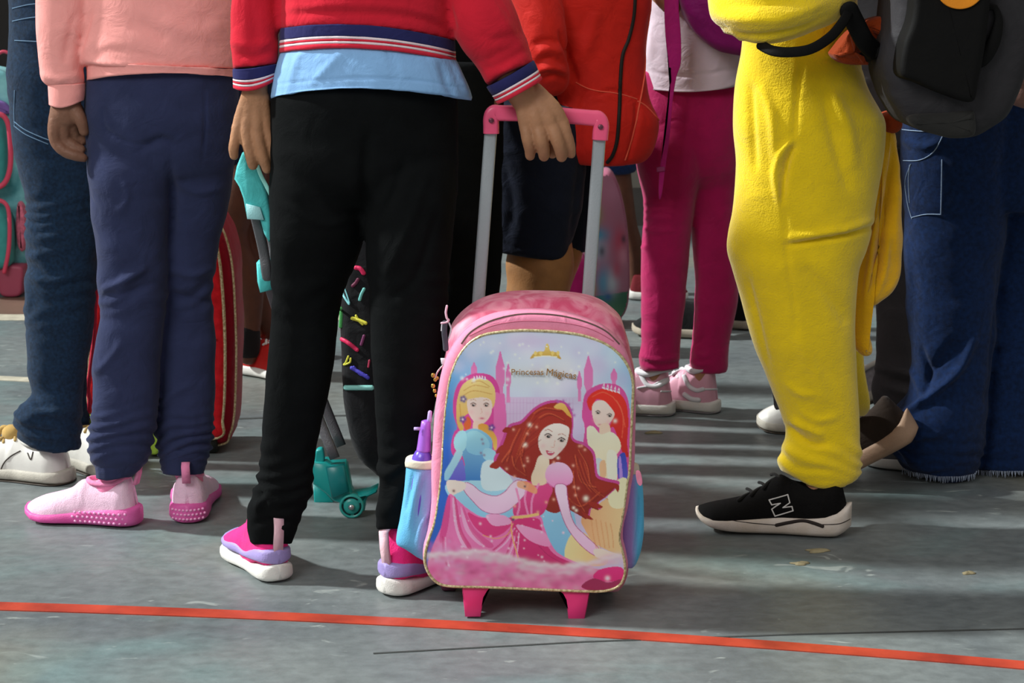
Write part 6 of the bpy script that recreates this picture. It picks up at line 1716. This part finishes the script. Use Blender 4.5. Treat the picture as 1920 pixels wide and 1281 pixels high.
# key chain beside the shell
kc = thing('keychain', 'keychain with pink hook, grey strap and gold charms left of the pink bag', 'keychain', tuple(at(832, 700, YB + .03)))
yk = YB + 0.035
kk = lambda pts, r_, f=.5: sweep(np.array([[*at(a, b, yk), px2m(r_, yk), f] for a, b in pts]), n=8, sub=5)
obj('hook', kk([(838, 574), (836, 586), (838, 597), (841, 600), (838, 604), (828, 606)], 2.2, 1), plastic('pale_pink_plastic', '#eec0d2'), kc)
obj('strap', kk([(834, 606), (833, 622), (835, 640), (836, 654)], 5.5, .25), fabric('grey_webbing', '#4a4a54'), kc)
obj('edge_tape', join(kk([(829, 608), (828, 620)], 1.6), kk([(842, 606), (846, 618), (842, 634)], 1.6)), fabric('white_tape', '#c9c9d0'), kc)
obj('clip', prism([(826, 672), (838, 672), (837, 680), (833, 684), (828, 683)], yk, -.003, .003, .001), plastic('white_clip', '#d8dce2'), kc)
obj('chain', kk([(832, 684), (826, 690), (820, 698), (816, 708)], 1.6, 1), mat('silver', '#cdb8bc', rough=.3, metal=.7), kc)
for a, b, r_ in ((812, 704, 4), (816, 712, 3.5), (820, 709, 3), (812, 724, 4), (815, 733, 3.5), (818, 742, 3)):
    obj('charm', ball(at(a, b, yk), (px2m(r_, yk), px2m(r_, yk) * .6, px2m(r_ * 1.2, yk)), 8), mat('gold_charm', '#b9954a', rough=.3, metal=.7), kc)

# ============================================================ red and gold school bag behind the pink sweatshirt child
Yr = Yg(858)
rb = thing('trolley_backpack', 'bright red wheeled school bag with gold piping behind the navy trousers', 'backpack', (at(300, 800, Yr)[0], Yr, 0))
redb = fabric('glossy_red', '#c8141c', rough=0.45, var=0.2, col2='#e0202a', vscale=50)
crim = fabric('crimson_gusset', '#a3102c', rough=0.5, var=0.1)
ro = [(186, 470), (200, 430), (260, 396), (330, 384), (390, 396), (416, 424), (430, 462), (438, 510), (442, 580), (444, 650), (443, 720), (440, 780), (432, 812), (414, 832), (300, 838), (190, 832), (166, 812), (156, 780), (161, 700), (172, 600), (180, 520)]
obj('main_body', cloth(slab(ro, Yr, 0.02, 0.18, bevel=0.03, Yref=Yr + .04), amp=0.002, seed=7), crim, rb)
ri = [(186, 500), (215, 440), (300, 410), (370, 416), (396, 436), (407, 470), (414, 520), (419, 590), (421, 660), (420, 730), (416, 790), (408, 822), (300, 828), (190, 822), (168, 790), (164, 720), (172, 620), (180, 550)]
obj('front_pocket', cloth(slab(ri, Yr, 0.0, 0.04, bevel=0.012, bulge=0.01), amp=0.002, seed=8), redb, rb)
for O, y_, r_ in ((ri, Yr + .006, 3.2), (ro, Yr + .03, 2.4)):
    P_ = cat(O, 3, True)
    yref = Yr if O is ri else Yr + .04
    P3_ = at(P_[:, 0], P_[:, 1], yref); P3_[:, 1] = y_
    Wc = np.concatenate([P3_, np.full((len(P_), 1), px2m(r_, Yr)), np.ones((len(P_), 1))], 1); Wc = np.concatenate([Wc, Wc[:1]])
    obj('gold_piping', sweep(Wc, n=8, sub=2, caps=False), gold, rb)
r6 = np.random.RandomState(2)
ds = []
for i in range(26):
    u = r6.uniform(200, 410); v = r6.uniform(470, 800)
    ds.append(ball(at(u, v, Yr - 0.006), (0.003, 0.002, 0.003), 5))
obj('printed_dots', join(*ds), mat('dot_orange', '#e0543a', rough=.5), rb)['kind'] = 'stuff'
lime = plastic('lime_plastic', '#b4dc4a', rough=0.4)
pinkr = fabric('coral_strap', '#e03a52', var=.05)
def sb(pts, Y, r_, f=.4, n=10, p=2.0): return sweep(np.array([[*at(a, b, Y), px2m(r_, Y), f] for a, b in pts]), n=n, sub=5, p=p)
obj('side_strap', sb([(181, 490), (181, 530), (178, 580), (176, 640), (170, 690), (165, 730), (168, 752), (163, 776), (152, 780)], Yr - .012, 4.5), pinkr, rb)
for x, ys in ((165, (782, 834)), (288, (800, 850))):
    obj('wheel_guard', slab([(x - 10, ys[0]), (x + 10, ys[0] - 2), (x + 14, (ys[0] + ys[1]) / 2), (x + 8, ys[1]), (x - 10, ys[1] - 2), (x - 12, (ys[0] + ys[1]) / 2)], Yr, -0.01, 0.05, bevel=.008), lime, rb)
for x in (175, 296, 400):
    c = at(x, 850, Yr + .04); c[2] = .031
    R = []
    for dx, q in ((-.012, .008), (-.012, .026), (-.009, .030), (.009, .030), (.012, .026), (.012, .008)):
        R.append(np.stack([np.full(32, c[0] + dx), c[1] + q * np.cos(th := np.arange(32) / 32 * 2 * math.pi), c[2] + q * np.sin(th)], -1))
    obj('wheel', fix(rings_mesh(np.array(R))), mat('black_rubber', '#191b16', rough=.6), rb)
obj('wheel_trim', sb([(300, 862), (301, 885), (296, 905)], Yr - .0, 2.5), mat('olive_trim', '#7c7a2a', rough=.5), rb)

# ============================================================ black neon trolley bag with teal chassis
Yt = Yg(968)
tb = thing('trolley_backpack', 'black trolley bag with neon brush marks, teal wheels and teal handle', 'backpack', (at(660, 960, Yt)[0], Yt, 0))
blkb = fabric('black_bag_nylon', '#121316', rough=.6, var=.2)
bo = [(652, 410), (668, 366), (700, 350), (760, 356), (790, 400), (796, 560), (790, 760), (776, 870), (745, 912), (712, 918), (690, 905), (660, 872), (640, 800), (632, 700), (632, 600), (636, 500)]
nb = obj('bag_body', cloth(slab(bo, Yt, 0.05, 0.2, bevel=0.03, bulge=0.01), amp=0.002, seed=15), blkb, tb)
tn = bvh(nb)
teal = plastic('teal_plastic', '#0e9c98', rough=0.35)
tealf = fabric('teal_nylon', '#4fbdbd', rough=0.5, var=0.12, vscale=40)
mint = mat('mint_tape', '#8fd8cf', rough=.5)
def nst(name, pts, r_, c):
    a = stroke(tn, pts, r_, back=.0012, Yd=Yt + .04)
    if len(a[0]): obj(name, a, mat('neon' + c, c, rough=.5), nb)
nst('neon_mark', [(668, 502), (676, 504), (682, 512)], 4.5, '#d8285e'); nst('neon_mark', [(662, 536), (668, 530), (672, 524)], 3.4, '#6e2a48')
nst('neon_mark', [(641, 538), (646, 556), (655, 570)], 2.2, '#8ad2d8'); nst('neon_mark', [(645, 536), (651, 552), (656, 568)], 1.4, '#8ad2d8'); nst('neon_mark', [(683, 542), (678, 552), (675, 562)], 3.0, '#79c9c4')
nst('neon_mark', [(638, 578), (641, 590), (640, 612)], 4.0, '#4fae5e'); nst('neon_mark', [(661, 597), (672, 600), (686, 606)], 3.6, '#e0dc4a'); nst('neon_mark', [(668, 592), (674, 602), (680, 608)], 2.4, '#e0dc4a')
nst('neon_mark', [(641, 636), (652, 642), (670, 656)], 4.2, '#d6255a'); nst('neon_mark', [(683, 630), (680, 640), (678, 646)], 3, '#7a3a66')
nst('neon_mark', [(654, 668), (649, 680), (646, 684), (656, 680), (658, 672)], 1.9, '#dcdc50'); nst('neon_mark', [(660, 690), (674, 698), (690, 708)], 4, '#4a45c0'); nst('neon_mark', [(664, 688), (676, 702), (688, 704)], 2.6, '#4a45c0'); nst('neon_mark', [(693, 676), (691, 688)], 2, '#b83a5a')
nst('reflective_stripe', [(649, 727), (672, 727), (697, 727)], 5.2, '#8fd8cf')
nst('zip_pull', [(681, 362), (678, 380), (676, 398)], 4.5, '#5cc49a'); nst('zip_pull', [(672, 404), (676, 401), (682, 404), (682, 412)], 1.6, '#9ae2dc'); nst('zip_pull', [(668, 420), (674, 423), (682, 423)], 1.8, '#8fd8cf')
# frame
ya, yb2 = Y3 - 0.01, Yt + 0.02
P = [[*at(a, b, c), px2m(10, c), .7] for a, b, c in ((474, 385, Y3 + .04), (494, 470, Y3 + .06), (508, 545, Y3 + .09), (560, 690, Yt + .0), (628, 860, Yt - .0))]
obj('pole', sweep(np.array(P), n=16, p=3, sub=5, caps=False), mat('dull_tube', '#5f6064', rough=.4, metal=.3), tb)
obj('pole', sweep(np.array([[a + .004, b + .09, c, d, e] for a, b, c, d, e in P]), n=16, p=3, sub=5, caps=False), mat('dull_tube', '#5f6064', rough=.4), tb)
obj('pole_collar', prism([(483, 490), (508, 486), (514, 515), (514, 540), (490, 546), (485, 525)], Y3 + .08, -.02, .02, .004), tealf, tb)
yg_ = Y3 + .035
obj('handle_cover', cloth(prism([(456, 286), (470, 296), (480, 312), (490, 330), (500, 360), (508, 395), (512, 440), (506, 452), (498, 436), (490, 408), (466, 405), (460, 370), (452, 348), (443, 334), (447, 312)], yg_, -.012, .012, .003), amp=.002, seed=3), tealf, tb)
obj('handle_strap', sb([(478, 296), (488, 326), (500, 350), (510, 372), (514, 400)], yg_ - .014, 4, .3), mint, tb)
obj('handle_tag', prism([(464, 380), (490, 386), (498, 410), (466, 408)], yg_, -.018, -.012, .001), mat('pale_teal', '#9ed8dc', rough=.4), tb)
# chassis
obj('chassis', prism([(587, 866), (612, 866), (622, 872), (646, 870), (650, 876), (658, 920), (662, 928), (690, 924), (707, 916), (707, 922), (690, 930), (686, 938), (684, 956), (664, 962), (648, 956), (640, 942), (626, 938), (612, 924), (588, 906)], Yt, -.01, .04, .004), teal, tb)
obj('pole_socket', prism([(612, 872), (646, 868), (656, 918), (624, 930)], Yt, -.02, .012, .004), plastic('teal_dark', '#0b7f80'), tb)
obj('knob', slab([(592, 846), (605, 844), (607, 868), (590, 868)], Yt, .0, .02, bevel=.004), teal, tb)
obj('axle_arm', prism([(588, 905), (612, 922), (626, 938), (626, 948), (590, 948)], Yt + .1, -.01, .01, .003), teal, tb)
for (x, y, r_, yy) in ((660, 956, 24, Yt - .005), (612, 930, 24, Yt + .12)):
    c = at(x, y, yy); rad = px2m(r_, yy); c[2] = rad
    R = []
    th = np.arange(36) / 36 * 2 * math.pi
    for dy, q in ((-.011, .30), (-.011, .62), (-.007, .66), (-.007, .80), (-.012, .84), (-.009, 1.0), (.009, 1.0), (.012, .8), (.012, .3)):
        R.append(np.stack([c[0] + rad * q * np.cos(th), np.full(36, c[1] + dy), c[2] + rad * q * np.sin(th)], -1))
    w_ = obj('wheel', fix(rings_mesh(np.array(R))), plastic('teal_wheel', '#2fa39a', rough=.3), tb)
    obj('hub_cap', ball(c - [0, .014, 0], (.006, .005, .006), 8), mat('chrome', '#c8ccd0', rough=.15, metal=.9), w_)
    sp = []
    for k in range(3):
        a0 = k * 2.09 + .9
        pts = [[c[0] + rad * .73 * math.cos(a0 + t_), c[1] - .0075, c[2] + rad * .73 * math.sin(a0 + t_), rad * .08, .5] for t_ in np.linspace(0, 1.5, 5)]
        sp.append(sweep(np.array(pts), n=8, sub=3))
    obj('wheel_slot', join(*sp), mat('slot_dark', '#0c2a2c', rough=.6), w_)

# ============================================================ turquoise and pink bag, far left
Yf = Yg(556)
fb = thing('trolley_backpack', 'turquoise and pink wheeled backpack cut off by the left edge', 'backpack', (at(0, 560, Yf)[0], Yf, 0))
tq = fabric('turquoise_satin', '#5bb2bd', rough=.5, var=.3, col2='#8fd0d4', vscale=14)
obj('main_body', cloth(slab([(-90, 200), (-70, 140), (-20, 128), (20, 150), (36, 200), (44, 300), (48, 420), (44, 500), (10, 516), (-60, 516), (-92, 480), (-96, 330)], Yf, .02, .16, bevel=.03), amp=.003, seed=4), tq, fb)
obj('front_pocket', cloth(slab([(-80, 400), (-40, 380), (0, 384), (22, 410), (26, 470), (16, 500), (-60, 506), (-84, 470)], Yf, -.05, .06, bevel=.02), amp=.002, seed=4), fabric('teal_pocket', '#3c8f8c', rough=.5), fb)
obj('upper_pocket', cloth(slab([(-80, 230), (-30, 212), (4, 222), (16, 262), (16, 330), (6, 352), (-50, 356), (-84, 320)], Yf, -.04, .06, bevel=.02), amp=.002, seed=4), fabric('teal_pocket', '#3c8f8c', rough=.5), fb)
cor = plastic('coral_piping', '#d0405e', rough=.5)
obj('pink_trim', join(sb([(-20, 214), (4, 216), (16, 236), (20, 280), (18, 320), (6, 346), (-20, 356)], Yf - .045, 5, 1), sb([(-20, 378), (0, 376), (14, 388), (18, 420), (16, 470), (8, 510)], Yf - .05, 4, 1)), cor, fb)
obj('side_panel', slab([(34, 380), (44, 390), (48, 430), (44, 470), (34, 460), (30, 420)], Yf, -.01, .05, bevel=.008), fabric('pink_floral', '#c86a80', var=.4, vscale=90), fb)
obj('lilac_panel', slab([(-30, 186), (0, 190), (14, 200), (16, 214), (-30, 210)], Yf, .0, .05, bevel=.008), fabric('lilac_panel', '#7a5fa4'), fb)
obj('carry_loop', sb([(-14, 140), (-10, 112), (4, 97), (20, 104), (24, 130)], Yf + .06, 3, 1), cor, fb)
obj('wheel_base', slab([(4, 500), (44, 498), (46, 530), (40, 552), (8, 552), (2, 530)], Yf, -.03, .06, bevel=.008), plastic('dull_pink_plastic', '#9c3f58', rough=.5), fb)
obj('wheel_base', slab([(-90, 500), (-50, 498), (-46, 530), (-52, 552), (-86, 552), (-92, 530)], Yf, -.03, .06, bevel=.008), plastic('dull_pink_plastic', '#9c3f58', rough=.5), fb)

# ============================================================ oval printed bag behind the right pole
Yo = Yg(618)
ob = thing('trolley_backpack', 'rounded school bag with pink, blue and green print behind the right trolley pole', 'backpack', (at(1140, 600, Yo)[0], Yo, 0))
oo = [(1078, 470), (1082, 390), (1100, 346), (1126, 326), (1146, 324), (1160, 346), (1172, 390), (1179, 440), (1182, 500), (1182, 550), (1176, 586), (1160, 606), (1130, 612), (1096, 600), (1082, 560)]
obj('main_body', slab(oo, Yo, .01, .14, bevel=.03), fabric('dusty_pink_piping', '#a8637a'), ob)
c2 = Canvas(1070, 316, 1190, 620, 2)
c2.a[:] = np.array(lin('#a76a80')); c2.gain = 0.7
c2.fill([(1078, 560), (1184, 545), (1190, 640), (1070, 640)], '#2c6a50', '#3f7d58', smooth=False)
c2.spot(1115, 402, 14, '#6f9a2c', .9, ry=22); c2.spot(1112, 372, 8, '#b4702c', .8, ry=16)
c2.spot(1122, 440, 22, '#2f93b4', .95, ry=16); c2.spot(1122, 468, 16, '#a9c9da', .8, ry=20); c2.spot(1112, 500, 9, '#c98a9c', .6)
c2.spot(1132, 530, 16, '#3a9dc0', .9, ry=34); c2.spot(1148, 530, 12, '#b9ccd4', .85, ry=24); c2.spot(1110, 540, 8, '#c49a3a', .8, ry=14)
c2.spot(1162, 452, 14, '#c23a58', .8, ry=30); c2.spot(1168, 480, 10, '#d28ca0', .8, ry=20); c2.spot(1156, 505, 9, '#b8405c', .7, ry=20)
c2.spot(1150, 360, 20, '#b87c94', .7, ry=24); c2.spot(1142, 590, 22, '#4a8a5c', .7); c2.spot(1140, 556, 8, '#2d5fa8', .8)
c2.spot(1128, 470, 7, '#1c2636', .8, ry=12); c2.spot(1169, 448, 5, '#1c2636', .8, ry=9)
V, F, C = print_panel([(a + (1132 - a) * .07, b + (468 - b) * .04) for a, b in oo], Yo - .002, c2, .012, step=2.0)
obj('printed_front', (V, F), vcol_mat('dim_print'), ob, colors=C)
obj('wheel', ball((at(1110, 610, Yo)[0], Yo + .06, .03), (.012, .03, .03), 12), mat('black_rubber', '#191b16'), ob)
obj('wheel', ball((at(1160, 610, Yo)[0], Yo + .06, .03), (.012, .03, .03), 12), mat('black_rubber', '#191b16'), ob)

# magenta bag behind the scarlet jacket child
Ym = Yg(668)
mb = thing('backpack', 'magenta school bag with a white edge on the floor behind the bare leg', 'backpack', (at(1070, 620, Ym)[0], Ym, 0))
obj('bag_body', cloth(slab([(1036, 520), (1046, 492), (1076, 484), (1098, 494), (1104, 530), (1106, 600), (1100, 655), (1070, 664), (1040, 656), (1034, 600)], Ym, 0, .14, bevel=.03), amp=.002), fabric('magenta_bag', '#a11460', rough=.6), mb)
obj('white_edge', sb([(1069, 520), (1067, 545), (1068, 580)], Ym - .002, 1.5, 1), mat('white_tape2', '#c8c2c8'), mb)
print('OBJECTS', len(bpy.data.objects))
